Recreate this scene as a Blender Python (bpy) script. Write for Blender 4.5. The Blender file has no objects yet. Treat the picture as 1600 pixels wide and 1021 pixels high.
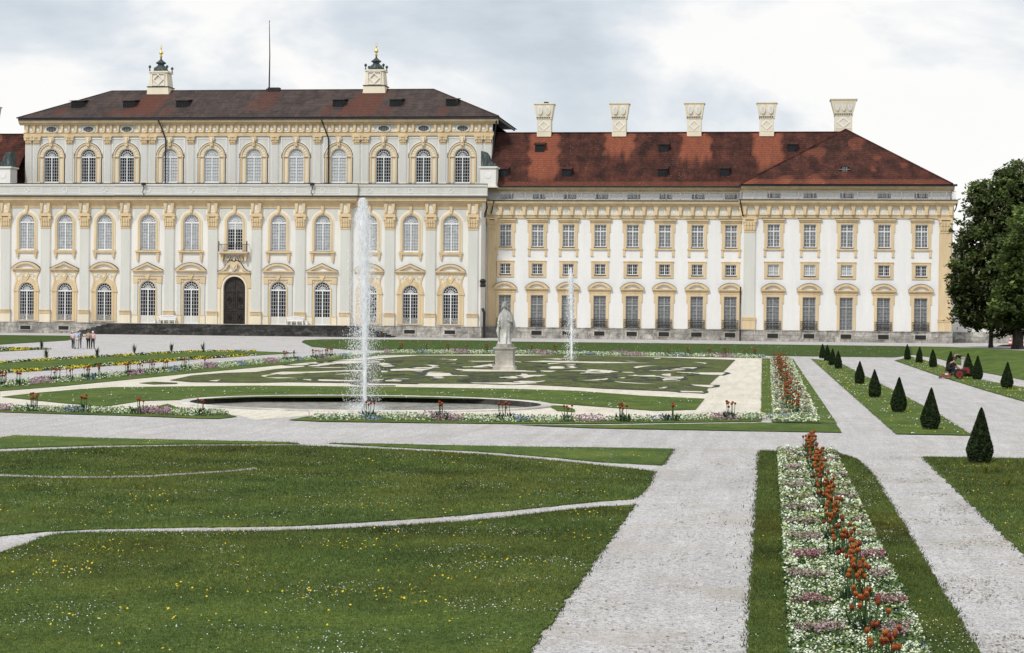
import bpy, bmesh, math, random
import numpy as np
from mathutils import Vector, noise
random.seed(7); rng = np.random.default_rng(7)
PI = math.pi
scn = bpy.context.scene
col = scn.collection
# ------------------------------------------------------------------ camera model
F = 3000.; H = 4.2; TH = math.atan(400/3000.); ROLL = .0095; PITCH = math.atan(31.3/3000.)
fx, fy = -math.sin(TH), math.cos(TH)
FW = Vector((fx*math.cos(PITCH), fy*math.cos(PITCH), -math.sin(PITCH)))
_r0 = Vector((fy, -fx, 0.)); _u0 = Vector((fx*math.sin(PITCH), fy*math.sin(PITCH), math.cos(PITCH)))
_c, _s = math.cos(ROLL), math.sin(ROLL)
RT = _r0*_c + _u0*_s; UP = _u0*_c - _r0*_s
def ray(x, y): return FW + RT*((x-800)/F) + UP*((510.5-y)/F)
def G(x, y, z=0.):
    d = ray(x, y); t = (z-H)/d.z; return (d.x*t, d.y*t)
def P(x, y, Y):
    d = ray(x, y); t = Y/d.y; return (d.x*t, H+d.z*t)

# ------------------------------------------------------------------ materials
def new_mat(name):
    m = bpy.data.materials.new(name); m.use_nodes = True
    nt = m.node_tree; b = nt.nodes['Principled BSDF']
    return m, nt, b
def N(nt, t, **kw):
    n = nt.nodes.new(t)
    for k, v in kw.items(): setattr(n, k, v)
    return n
def ramp(nt, src, stops):
    r = N(nt, 'ShaderNodeValToRGB'); nt.links.new(src, r.inputs[0])
    e = r.color_ramp.elements
    while len(e) < len(stops): e.new(.5)
    for i, (p, c) in enumerate(stops):
        e[i].position = p; e[i].color = (*c, 1) if len(c) == 3 else c
    return r.outputs[0]
def noise_tex(nt, co, scale, detail=4, rough=.6, dist=0.):
    n = N(nt, 'ShaderNodeTexNoise'); n.inputs['Scale'].default_value = scale
    n.inputs['Detail'].default_value = detail; n.inputs['Roughness'].default_value = rough
    n.inputs['Distortion'].default_value = dist
    nt.links.new(co, n.inputs['Vector']); return n.outputs['Fac']
def coords(nt, scale=(1, 1, 1), kind='Object'):
    if kind == 'World':
        g = N(nt, 'ShaderNodeNewGeometry'); o = g.outputs['Position']
    else:
        g = N(nt, 'ShaderNodeTexCoord'); o = g.outputs[kind]
    mp = N(nt, 'ShaderNodeMapping'); mp.inputs['Scale'].default_value = scale
    nt.links.new(o, mp.inputs[0]); return mp.outputs[0]
def mix(nt, fac, a, b, mode='MIX'):
    m = N(nt, 'ShaderNodeMix', data_type='RGBA', blend_type=mode)
    for s, v in ((m.inputs[0], fac), (m.inputs[6], a), (m.inputs[7], b)):
        if isinstance(v, (int, float)): s.default_value = v
        elif isinstance(v, tuple): s.default_value = (*v, 1)
        else: nt.links.new(v, s)
    return m.outputs[2]
def bump(nt, b, src, strength=.3, dist=.02):
    n = N(nt, 'ShaderNodeBump'); n.inputs['Strength'].default_value = strength
    n.inputs['Distance'].default_value = dist
    nt.links.new(src, n.inputs['Height']); nt.links.new(n.outputs[0], b.inputs['Normal'])

def simple(name, c, rough=.7, var=.12, sc=1.5, metallic=0., spec=.3):
    m, nt, b = new_mat(name)
    co = coords(nt, kind='World')
    f = noise_tex(nt, co, sc, 5, .65)
    d = tuple(v*(1-var) for v in c); l = tuple(min(1, v*(1+var)) for v in c)
    nt.links.new(ramp(nt, f, [(.3, d), (.7, l)]), b.inputs['Base Color'])
    b.inputs['Roughness'].default_value = rough; b.inputs['Metallic'].default_value = metallic
    b.inputs['Specular IOR Level'].default_value = spec
    return m
def plaster(name, c, stain=.18):
    m, nt, b = new_mat(name)
    f1 = noise_tex(nt, coords(nt, (.5, .5, .07), 'World'), 2.2, 6, .7)     # rain streaks
    f2 = noise_tex(nt, coords(nt, kind='World'), .35, 5, .6)
    f3 = noise_tex(nt, coords(nt, kind='World'), 9, 3, .6)
    dark = tuple(v*(1-stain)*k for v, k in zip(c, (.98, .98, 1.0)))
    a = ramp(nt, f1, [(.36, dark), (.62, c)])
    a = mix(nt, ramp(nt, f2, [(.35, (0, 0, 0)), (.75, (.5, .5, .5))]), a, tuple(v*.9 for v in c))
    a = mix(nt, .35, a, ramp(nt, f3, [(.3, tuple(v*.85 for v in c)), (.7, c)]))
    nt.links.new(a, b.inputs['Base Color']); b.inputs['Roughness'].default_value = .85
    b.inputs['Specular IOR Level'].default_value = .15
    return m
M = {}
M['white'] = plaster('white_plaster', (.83, .82, .80), .10)
M['offwhite'] = plaster('offwhite_plaster', (.82, .80, .75), .12)
M['grey'] = plaster('grey_plaster', (.665, .66, .61), .14)
M['yellow'] = plaster('ochre_stucco', (.735, .575, .355), .34)
M['cream'] = plaster('cream_stucco', (.82, .74, .57), .18)
M['frame'] = simple('window_paint', (.74, .75, .76), .5, .06)
M['greyframe'] = simple('grey_window_paint', (.38, .38, .38), .5, .06)
M['lead'] = simple('lead_flashing', (.035, .035, .04), .6, .3)
M['iron'] = simple('black_iron', (.022, .02, .02), .6, .3)
M['gold'] = simple('gilding', (.75, .5, .14), .35, .1, metallic=.7)
M['benchwhite'] = simple('white_bench_paint', (.82, .82, .82), .5, .04)
def glass(name, c, rough, spec, var, sc):
    m, nt, b = new_mat(name)
    f = noise_tex(nt, coords(nt, kind='World'), sc, 4, .7)
    nt.links.new(ramp(nt, f, [(.35, tuple(v*(1-var) for v in c)), (.65, tuple(v*(1+var) for v in c))]), b.inputs['Base Color'])
    b.inputs['Roughness'].default_value = rough; b.inputs['Specular IOR Level'].default_value = spec
    return m
M['glass'] = glass('dark_glass', (.010, .011, .013), .15, .22, .5, 1.1)
M['curtain'] = glass('curtained_glass', (.36, .38, .39), .3, .4, .3, 2.5)
M['curtaindark'] = glass('dim_curtained_glass', (.20, .21, .22), .25, .4, .35, 3)
M['shade'] = glass('pale_blind_glass', (.50, .52, .52), .3, .4, .12, 3)
# copper patina
m, nt, b = new_mat('copper_patina'); f = noise_tex(nt, coords(nt, (1, 1, .35), 'World'), 3, 5, .7)
nt.links.new(ramp(nt, f, [(.35, (.012, .018, .018)), (.52, (.035, .055, .052)), (.70, (.13, .19, .18))]), b.inputs['Base Color'])
b.inputs['Roughness'].default_value = .6; M['copper'] = m
# stone plinth with weathering and joints
def stone(name, c1, c2, c3, joints=True, rough=.85):
    m, nt, b = new_mat(name)
    co = coords(nt, kind='World')
    f = noise_tex(nt, coords(nt, (1, 1, .7), 'World'), .8, 10, .82, .6); f2 = noise_tex(nt, coords(nt, (.35, .35, 1.6), 'World'), .5, 6, .7)
    a = ramp(nt, f, [(.40, c1), (.5, c2), (.6, c3)])
    a = mix(nt, ramp(nt, f2, [(.45, (0, 0, 0)), (.62, (.8, .8, .8))]), a, tuple(v*.55 for v in c2))
    if joints:
        sx = N(nt, 'ShaderNodeSeparateXYZ'); nt.links.new(co, sx.inputs[0])
        cb = N(nt, 'ShaderNodeCombineXYZ'); nt.links.new(sx.outputs[0], cb.inputs[0]); nt.links.new(sx.outputs[2], cb.inputs[1])
        br = N(nt, 'ShaderNodeTexBrick'); nt.links.new(cb.outputs[0], br.inputs['Vector'])
        br.inputs['Scale'].default_value = 1; br.inputs['Brick Width'].default_value = 1.9; br.inputs['Row Height'].default_value = .75
        br.inputs['Mortar Size'].default_value = .03
        br.inputs['Color1'].default_value = (1, 1, 1, 1); br.inputs['Color2'].default_value = (.78, .80, .82, 1); br.inputs['Mortar'].default_value = (.62, .6, .58, 1)
        a = mix(nt, 1., a, br.outputs['Color'], 'MULTIPLY')
    nt.links.new(a, b.inputs['Base Color']); b.inputs['Roughness'].default_value = rough
    bump(nt, b, f, .5, .03); return m
M['plinth'] = stone('plinth_stone', (.15, .14, .125), (.40, .375, .335), (.66, .63, .57))
M['step'] = stone('dark_step_stone', (.014, .014, .014), (.034, .034, .032), (.13, .125, .115), False)
M['marble'] = stone('weathered_marble', (.30, .29, .27), (.64, .63, .60), (.80, .79, .76), False)
M['pedestal'] = stone('pedestal_stone', (.34, .32, .28), (.52, .49, .43), (.62, .59, .53), False)
M['rim'] = stone('basin_rim_stone', (.38, .36, .33), (.60, .57, .52), (.70, .67, .62), False)
# ornament panel
m, nt, b = new_mat('ornamental_grille'); v = N(nt, 'ShaderNodeTexVoronoi', feature='DISTANCE_TO_EDGE'); v.inputs['Scale'].default_value = 4.5
nt.links.new(coords(nt, kind='World'), v.inputs['Vector'])
nt.links.new(ramp(nt, v.outputs['Distance'], [(.05, (.12, .115, .11)), (.16, (.36, .355, .34))]), b.inputs['Base Color']); M['grille'] = m
# carved door
m, nt, b = new_mat('carved_dark_oak'); f = noise_tex(nt, coords(nt, kind='World'), 2.8, 6, .75, .8)
nt.links.new(ramp(nt, f, [(.35, (.006, .004, .003)), (.55, (.022, .014, .010)), (.72, (.08, .055, .04))]), b.inputs['Base Color'])
b.inputs['Roughness'].default_value = .45; bump(nt, b, f, 1., .15); M['oak'] = m
# roof tiles; vertex attribute 'rust' marks the cleaner orange patches below chimneys
def roof(name, dark, mid, red, orange, lich=.5):
    m, nt, b = new_mat(name); co = coords(nt, kind='World')
    f = noise_tex(nt, co, .55, 7, .72); f2 = noise_tex(nt, coords(nt, (1, .25, .25), 'World'), .9, 5, .7)
    f3 = noise_tex(nt, co, 7, 3, .7)
    a = ramp(nt, f, [(.34, dark), (.5, mid), (.64, red)])
    a = mix(nt, ramp(nt, f2, [(.44, (0, 0, 0)), (.66, (.7, .7, .7))]), a, tuple(x*.9 for x in dark))
    at = N(nt, 'ShaderNodeAttribute', attribute_name='rust')
    ml = N(nt, 'ShaderNodeMath', operation='MULTIPLY'); nt.links.new(at.outputs['Fac'], ml.inputs[0])
    rr = ramp(nt, f2, [(.3, (.6, .6, .6)), (.62, (1, 1, 1))]); nt.links.new(rr, ml.inputs[1])
    a = mix(nt, ml.outputs[0], a, ramp(nt, f3, [(.3, tuple(x*.7 for x in orange)), (.7, orange)]))
    a = mix(nt, .6, a, ramp(nt, f3, [(.3, (.45, .45, .45)), (.7, (1.35, 1.3, 1.3))]), 'MULTIPLY')
    vo = N(nt, 'ShaderNodeTexVoronoi'); vo.inputs['Scale'].default_value = 2.9; nt.links.new(co, vo.inputs['Vector'])
    f4 = noise_tex(nt, co, .4, 3)
    l1 = N(nt, 'ShaderNodeMath', operation='LESS_THAN'); nt.links.new(vo.outputs['Distance'], l1.inputs[0]); l1.inputs[1].default_value = .13
    l2 = N(nt, 'ShaderNodeMath', operation='MULTIPLY'); nt.links.new(l1.outputs[0], l2.inputs[0]); nt.links.new(ramp(nt, f4, [(.42, (0, 0, 0)), (.6, (lich, lich, lich))]), l2.inputs[1])
    a = mix(nt, l2.outputs[0], a, (.42, .37, .32))
    w = N(nt, 'ShaderNodeTexWave', wave_type='BANDS', bands_direction='Z'); w.inputs['Scale'].default_value = 1.1
    nt.links.new(co, w.inputs['Vector']); w.inputs['Distortion'].default_value = .4
    a = mix(nt, .4, a, ramp(nt, w.outputs['Fac'], [(.15, (.45, .45, .45)), (.5, (1, 1, 1))]), 'MULTIPLY')
    nt.links.new(a, b.inputs['Base Color']); b.inputs['Roughness'].default_value = .9; b.inputs['Specular IOR Level'].default_value = .15
    bump(nt, b, w.outputs['Fac'], .6, .05); return m
M['roofbrown'] = roof('brown_roof_tiles', (.046, .037, .035), (.080, .062, .056), (.108, .074, .064), (.155, .058, .040), .3)
M['roofred'] = roof('red_roof_tiles', (.030, .015, .013), (.075, .029, .022), (.125, .044, .030), (.30, .098, .056))
# gravel
def gravel(name, lo, md, hi, tint, scale=42.):
    m, nt, b = new_mat(name); co = coords(nt, kind='World')
    v = N(nt, 'ShaderNodeTexVoronoi'); v.inputs['Scale'].default_value = scale; nt.links.new(co, v.inputs['Vector'])
    sp = N(nt, 'ShaderNodeSeparateColor'); nt.links.new(v.outputs['Color'], sp.inputs[0])
    a = ramp(nt, sp.outputs[0], [(0, lo), (.22, md), (1, hi)])
    v2 = N(nt, 'ShaderNodeTexVoronoi'); v2.inputs['Scale'].default_value = 15.; nt.links.new(co, v2.inputs['Vector'])
    s2 = N(nt, 'ShaderNodeSeparateColor'); nt.links.new(v2.outputs['Color'], s2.inputs[0])
    a = mix(nt, .55, a, ramp(nt, s2.outputs[0], [(0, (.62, .61, .60)), (.5, (1, 1, 1)), (1, (1.12, 1.12, 1.12))]), 'MULTIPLY')
    f = noise_tex(nt, co, .55, 6, .7); f2 = noise_tex(nt, co, 5., 4, .7)
    a = mix(nt, ramp(nt, f, [(.5, (0, 0, 0)), (.66, (.7, .7, .7))]), a, mix(nt, f2, tint, md))
    fw = noise_tex(nt, coords(nt, (1.6, .12, 1), 'World'), 1.3, 4, .6); a = mix(nt, .55, a, ramp(nt, fw, [(.35, (.82, .81, .79)), (.6, (1.06, 1.06, 1.06))]), 'MULTIPLY')
    f3 = noise_tex(nt, co, .18, 4, .6)
    a = mix(nt, .5, a, ramp(nt, f3, [(.3, (.86, .86, .86)), (.7, (1.08, 1.08, 1.08))]), 'MULTIPLY')
    d = N(nt, 'ShaderNodeTexVoronoi'); d.inputs['Scale'].default_value = 5.; nt.links.new(co, d.inputs['Vector'])
    l = N(nt, 'ShaderNodeMath', operation='LESS_THAN'); nt.links.new(d.outputs['Distance'], l.inputs[0]); l.inputs[1].default_value = .075
    a = mix(nt, l.outputs[0], a, (.14, .12, .09))
    nt.links.new(a, b.inputs['Base Color']); b.inputs['Roughness'].default_value = .95; b.inputs['Specular IOR Level'].default_value = .1
    bump(nt, b, v.outputs['Distance'], .9, .02); return m
M['gravel'] = gravel('grey_gravel', (.22, .212, .21), (.51, .495, .49), (.68, .665, .66), (.42, .34, .25))
M['cream_gravel'] = gravel('cream_gravel', (.44, .40, .33), (.74, .69, .59), (.84, .79, .68), (.60, .53, .42))
# lawn
def lawn_mat(name, c1, c2, c3, brod=False):
    m, nt, b = new_mat(name); co = coords(nt, kind='World')
    f = noise_tex(nt, co, 14, 5, .75); f2 = noise_tex(nt, co, .45, 5, .65); f3 = noise_tex(nt, coords(nt, (1, .3, 1), 'World'), 1.6, 4, .6)
    a = ramp(nt, f, [(.32, c1), (.5, c2), (.7, c3)])
    a = mix(nt, .9, a, ramp(nt, f2, [(.3, (.55, .62, .6)), (.5, (1, 1, 1)), (.7, (1.5, 1.25, 1.1))]), 'MULTIPLY')
    a = mix(nt, .7, a, ramp(nt, f3, [(.35, (.75, .8, .8)), (.6, (1.15, 1.1, 1.1))]), 'MULTIPLY')
    if brod:
        w = noise_tex(nt, coords(nt, (.5, .3, 1), 'World'), 1.3, 3, .5, 2.2)
        a = mix(nt, ramp(nt, w, [(.46, (0, 0, 0)), (.5, (.85, .85, .85)), (.56, (.85, .85, .85)), (.6, (0, 0, 0))]), a, (.075, .062, .045))
    nt.links.new(a, b.inputs['Base Color']); b.inputs['Roughness'].default_value = .95; b.inputs['Specular IOR Level'].default_value = .1
    bump(nt, b, f, .8, .04); return m
M['lawn'] = lawn_mat('lawn_grass', (.028, .054, .010), (.082, .130, .026), (.155, .205, .052))
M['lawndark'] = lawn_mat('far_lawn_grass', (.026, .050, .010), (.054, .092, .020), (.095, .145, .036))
M['brod'] = lawn_mat('embroidery_grass', (.045, .066, .018), (.100, .138, .036), (.150, .190, .060), True)
# generic vertex colour material
def vcol(name, rough=.8, spec=.15, trans=0.):
    m, nt, b = new_mat(name); at = N(nt, 'ShaderNodeAttribute', attribute_name='Col')
    nt.links.new(at.outputs['Color'], b.inputs['Base Color']); b.inputs['Roughness'].default_value = rough
    b.inputs['Specular IOR Level'].default_value = spec
    if trans:
        tr = N(nt, 'ShaderNodeBsdfTranslucent'); nt.links.new(at.outputs['Color'], tr.inputs[0])
        ms = N(nt, 'ShaderNodeMixShader'); ms.inputs[0].default_value = trans
        nt.links.new(b.outputs[0], ms.inputs[1]); nt.links.new(tr.outputs[0], ms.inputs[2])
        nt.links.new(ms.outputs[0], nt.nodes['Material Output'].inputs[0])
    return m
M['petal'] = vcol('petals', .7, .2, .12)
M['leaf'] = vcol('leaves', .6, .25, .25); M['treeleaf'] = vcol('tree_leaves', .6, .25, .4)
M['dullleaf'] = vcol('needle_foliage', .9, .06)
M['paint'] = vcol('coloured_surface', .6, .3)
# water
m, nt, b = new_mat('basin_water'); co = coords(nt, (1, .35, 1), 'World'); f = noise_tex(nt, co, 3.5, 6, .7)
nt.links.new(ramp(nt, f, [(.3, (.13, .13, .105)), (.6, (.36, .35, .30))]), b.inputs['Base Color'])
b.inputs['Roughness'].default_value = .4; b.inputs['Specular IOR Level'].default_value = .12; bump(nt, b, f, 1., .3); M['water'] = m
m, nt, b = new_mat('falling_water'); b.inputs['Base Color'].default_value = (.93, .95, .97, 1); b.inputs['Roughness'].default_value = .3
tr = N(nt, 'ShaderNodeBsdfTransparent'); ms = N(nt, 'ShaderNodeMixShader'); ms.inputs[0].default_value = .75
f = noise_tex(nt, coords(nt, (3, 3, .9), 'World'), 3, 4, .7)
nt.links.new(ramp(nt, f, [(.3, (.45, .45, .45)), (.6, (1, 1, 1))]), ms.inputs[0])
nt.links.new(tr.outputs[0], ms.inputs[1]); nt.links.new(b.outputs[0], ms.inputs[2]); nt.links.new(ms.outputs[0], nt.nodes['Material Output'].inputs[0]); M['jet'] = m
M['drop'] = simple('water_drops', (.92, .94, .96), .2, .04)
M['bark'] = stone('tree_bark', (.018, .014, .011), (.045, .036, .028), (.08, .068, .055), False)
M['skin'] = simple('skin', (.50, .31, .22), .6, .06)

# ------------------------------------------------------------------ mesh builder
class MB:
    def __init__(s): s.v = []; s.f = []; s.m = []; s.c = []; s.cur = (1, 1, 1)
    def add(s, vs, fs, m=0):
        o = len(s.v); s.v += [tuple(p) for p in vs]
        for f in fs: s.f.append([i+o for i in f]); s.m.append(m); s.c.append(s.cur)
    def box(s, x0, x1, y0, y1, z0, z1, m=0):
        s.add([(x0,y0,z0),(x1,y0,z0),(x1,y1,z0),(x0,y1,z0),(x0,y0,z1),(x1,y0,z1),(x1,y1,z1),(x0,y1,z1)],
              [(0,3,2,1),(4,5,6,7),(0,1,5,4),(1,2,6,5),(2,3,7,6),(3,0,4,7)], m)
    def prism(s, pts, y0, y1, m=0, back=False):      # polygon in the facade plane
        n = len(pts)
        a = sum(pts[i][0]*pts[(i+1)%n][1]-pts[(i+1)%n][0]*pts[i][1] for i in range(n))
        if a < 0: pts = pts[::-1]
        vs = [(x, y0, z) for x, z in pts]+[(x, y1, z) for x, z in pts]
        fs = [list(range(n))]+[(i, i+n, (i+1)%n+n, (i+1)%n) for i in range(n)]
        if back: fs.append(list(range(2*n-1, n-1, -1)))
        s.add(vs, fs, m)
    def ring(s, a, b, y0, y1, m=0, closed=False):    # band between two polylines, front + both edges
        n = len(a); vs = []
        for L, y in ((a, y0), (b, y0), (a, y1), (b, y1)): vs += [(x, y, z) for x, z in L]
        fs = []; k = n if closed else n-1
        for i in range(k):
            j = (i+1) % n
            fs += [(i, j, n+j, n+i), (i, i+2*n, j+2*n, j), (n+i, n+j, 3*n+j, 3*n+i)]
        if not closed:
            fs += [(0, n, 3*n, 2*n), (n-1, 3*n-1, 4*n-1, 2*n-1)]
        s.add(vs, fs, m)
    def lathe(s, prof, cx=0, cy=0, n=12, m=0, sy=1.):
        vs = [(cx+r*math.cos(2*PI*k/n), cy+sy*r*math.sin(2*PI*k/n), z) for r, z in prof for k in range(n)]
        fs = [(i*n+k, i*n+(k+1)%n, (i+1)*n+(k+1)%n, (i+1)*n+k) for i in range(len(prof)-1) for k in range(n)]
        fs += [list(range(n))[::-1], [(len(prof)-1)*n+k for k in range(n)]]
        s.add(vs, fs, m)
    def frustum(s, c, h0, h1, z0, z1, m=0):          # square, half sizes (x,y) at bottom and top
        x, y = c
        vs = [(x+a*h[0], y+b_*h[1], z) for h, z in ((h0, z0), (h1, z1)) for a, b_ in ((-1,-1),(1,-1),(1,1),(-1,1))]
        s.add(vs, [(0,3,2,1),(4,5,6,7),(0,1,5,4),(1,2,6,5),(2,3,7,6),(3,0,4,7)], m)
    def tube(s, pts, rad, n=6, m=0):
        pts = [Vector(p) for p in pts]; rad = rad if isinstance(rad, (list, tuple)) else [rad]*len(pts)
        vs = []
        for i, p in enumerate(pts):
            d = (pts[min(i+1, len(pts)-1)]-pts[max(i-1, 0)]).normalized()
            a = d.cross(Vector((0, 0, 1)) if abs(d.z) < .9 else Vector((1, 0, 0))).normalized(); b_ = d.cross(a)
            vs += [tuple(p+(a*math.cos(2*PI*k/n)+b_*math.sin(2*PI*k/n))*rad[i]) for k in range(n)]
        fs = [(i*n+k, i*n+(k+1)%n, (i+1)*n+(k+1)%n, (i+1)*n+k) for i in range(len(pts)-1) for k in range(n)]
        fs += [list(range(n))[::-1], [(len(pts)-1)*n+k for k in range(n)]]
        s.add(vs, fs, m)
    def mesh(s, name, mats, smooth=False, colattr=False):
        me = bpy.data.meshes.new(name); me.from_pydata(s.v, [], s.f)
        for k in (mats if isinstance(mats, (list, tuple)) else [mats]): me.materials.append(M[k])
        me.polygons.foreach_set('material_index', s.m)
        if smooth: me.polygons.foreach_set('use_smooth', [True]*len(s.f))
        if colattr:
            at = me.color_attributes.new('Col', 'FLOAT_COLOR', 'CORNER')
            arr = []
            for f, c in zip(s.f, s.c): arr += [c[0], c[1], c[2], 1.]*len(f)
            at.data.foreach_set('color', arr)
        me.update(); return me
    def build(s, name, mats, parent=None, loc=(0, 0, 0), smooth=False, colattr=False):
        return inst(s.mesh(name, mats, smooth, colattr), name, parent, loc)
def inst(me, name, parent=None, loc=(0, 0, 0), rz=0., sc=1.):
    o = bpy.data.objects.new(name, me); col.objects.link(o)
    if parent: o.parent = parent
    o.location = loc; o.rotation_euler = (0, 0, rz)
    if sc != 1.: o.scale = (sc,)*3 if not isinstance(sc, tuple) else sc
    return o
def tag(o, label=None, cat=None, group=None, kind=None):
    for k, v in (('label', label), ('category', cat), ('group', group), ('kind', kind)):
        if v: o[k] = v
    return o
def thing(name, label, cat, loc=(0, 0, 0), rz=0., group=None, sc=1.):
    o = inst(None, name, None, loc, rz, sc); return tag(o, label, cat, group)

def arch(w, z0, zs, n=14, grow=0., z0b=None):
    r = w/2+grow; zb = z0 if z0b is None else z0b
    return [(-r, zb)]+[(-r*math.cos(PI*k/n), zs+r*math.sin(PI*k/n)) for k in range(n+1)]+[(r, zb)]
def rect(x0, x1, z0, z1): return [(x0, z0), (x0, z1), (x1, z1), (x1, z0)]
def wall_sheet(x0, x1, z0, z1, holes, depth=.35, m=0, mb=None):
    """facade sheet at y=0 with true openings and reveals"""
    bm = bmesh.new()
    def loop(pts):
        vs = [bm.verts.new((x, 0, z)) for x, z in pts]
        return [bm.edges.new((vs[i], vs[(i+1) % len(vs)])) for i in range(len(vs))]
    E_ = loop(rect(x0, x1, z0, z1))
    for h in holes: E_ += loop(h)
    bmesh.ops.triangle_fill(bm, use_beauty=True, use_dissolve=False, edges=E_, normal=(0, -1, 0))
    bm.verts.index_update()
    vs = [tuple(v.co) for v in bm.verts]; fs = []
    for f in bm.faces:
        idx = [v.index for v in f.verts]
        if f.normal.y > 0: idx = idx[::-1]
        fs.append(idx)
    bm.free()
    mb = mb or MB(); mb.add(vs, fs, m)
    for h in holes:
        n = len(h); mb.add([(x, 0, z) for x, z in h]+[(x, depth, z) for x, z in h], [(i, (i+1) % n, (i+1) % n+n, i+n) for i in range(n)], m)
    return mb

# ------------------------------------------------------------------ window kit (origin at facade plane, z absolute)
def arched_frame(w, z0, zs, cols=6, rows=9, bw=.034, panel=None, fan=True):
    mb = MB(); y0, y1 = .16, .24; r = w/2
    mb.ring(arch(w, z0, zs), arch(w, z0, zs, grow=-.09), y0, y1)
    mb.box(-r+.08, r-.08, y0-.01, y1, z0, z0+.12)
    zb = z0
    if panel: mb.box(-r+.08, r-.08, y0, y1+.03, z0+.1, panel, 1); zb = panel
    mb.box(-r+.05, r-.05, y0-.03, y1, zs-.16, zs+.04)
    mb.box(-.075, .075, y0-.02, y1, z0, zs-.16)
    for i in range(1, cols):
        if i*2 == cols: continue
        x = -r+w*i/cols; mb.box(x-bw/2, x+bw/2, y0+.01, y1, zb, zs-.1)
    for j in range(1, rows):
        z = zb+(zs-.1-zb)*j/rows; mb.box(-r+.05, r-.05, y0+.014, y1, z-bw/2, z+bw/2)
    if fan:
        for q in (.36, .68):
            a = [(-(r*q+.022)*math.cos(PI*k/12), zs+(r*q+.03)*math.sin(PI*k/12)) for k in range(13)]
            b_ = [(-(r*q-.022)*math.cos(PI*k/12), zs+(r*q-.022)*math.sin(PI*k/12)) for k in range(13)]
            mb.ring(a, b_, y0+.01, y1)
        for k in range(1, 8):
            t = PI*k/8; c_, s_ = math.cos(t), math.sin(t); r0, r1 = r*.1, r-.05; h = .022
            mb.prism([(r0*c_-h*s_, zs+r0*s_+h*c_), (r1*c_-h*s_, zs+r1*s_+h*c_), (r1*c_+h*s_, zs+r1*s_-h*c_), (r0*c_+h*s_, zs+r0*s_-h*c_)], y0+.016, y1)
    return mb
def rect_frame(w, z0, z1, cols=4, rows=6, bw=.036, transom=None):
    mb = MB(); y0, y1 = .14, .22; r = w/2
    mb.ring(rect(-r, r, z0, z1), rect(-r+.08, r-.08, z0+.08, z1-.08), y0, y1, closed=True)
    mb.box(-.06, .06, y0-.01, y1, z0, z1)
    for i in range(1, cols):
        if i*2 == cols: continue
        x = -r+w*i/cols; mb.box(x-bw/2, x+bw/2, y0+.01, y1, z0, z1)
    for j in range(1, rows):
        z = z0+(z1-z0)*j/rows; mb.box(-r, r, y0+.014, y1, z-bw/2, z+bw/2)
    if transom: mb.box(-r, r, y0-.02, y1, transom-.06, transom+.06)
    return mb
def pane(pts, k):
    mb = MB(); mb.add([(x, .25, z) for x, z in pts], [list(range(len(pts)))[::-1]]); return mb.mesh('pane', k)
def pediment(w, z0, h, kind, mats=('yellow', 'offwhite', 'lead')):
    mb = MB(); r = w/2; t = .22
    mb.box(-r, r, -.40, .02, z0, z0+.16); mb.box(-r+.15, r-.15, -.28, .02, z0-.16, z0)
    for i in range(int(w/.22)): x = -r+.2+i*.22; mb.box(x, x+.11, -.34, -.27, z0-.11, z0-.002)
    if kind == 'tri':
        o = [(-r, z0+.16), (0, z0+h), (r, z0+.16)]; q = [(-r+.55, z0+.16), (0, z0+h-.32), (r-.55, z0+.16)]
    elif kind == 'seg':
        R = (r*r+(h-.16)**2)/(2*(h-.16)); zc = z0+h-R; a0 = math.asin(min(1, r/R)); n = 12
        if h-.16 > r: a0 = PI-a0
        o = [(-R*math.sin(a0-2*a0*k/n), zc+R*math.cos(a0-2*a0*k/n)) for k in range(n+1)]
        q = [(x*(1-.55/r), max(z0+.16, z0+.16+(z-z0-.16)*(1-.30/(h-.16)))) for x, z in o]
    else:                                                        # ogee over the portal
        o = [(-r, z0+.16), (-r*.78, z0+.28), (-r*.6, z0+.6), (-r*.42, z0+h*.78), (-r*.2, z0+h), (0, z0+h*.92), (r*.2, z0+h), (r*.42, z0+h*.78), (r*.6, z0+.6), (r*.78, z0+.28), (r, z0+.16)]
        q = [(x*.78, z0+.16+(z-z0-.16)*.72) for x, z in o]
    mb.ring(o, q, -.42, .02)
    top = [(x, z+.05) for x, z in o]
    mb.ring(top, o, -.45, .02, 2)
    mb.prism([(x, z) for x, z in q], -.10, .02, 1)
    return mb.mesh('pediment', mats)
WK = {}
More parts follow.
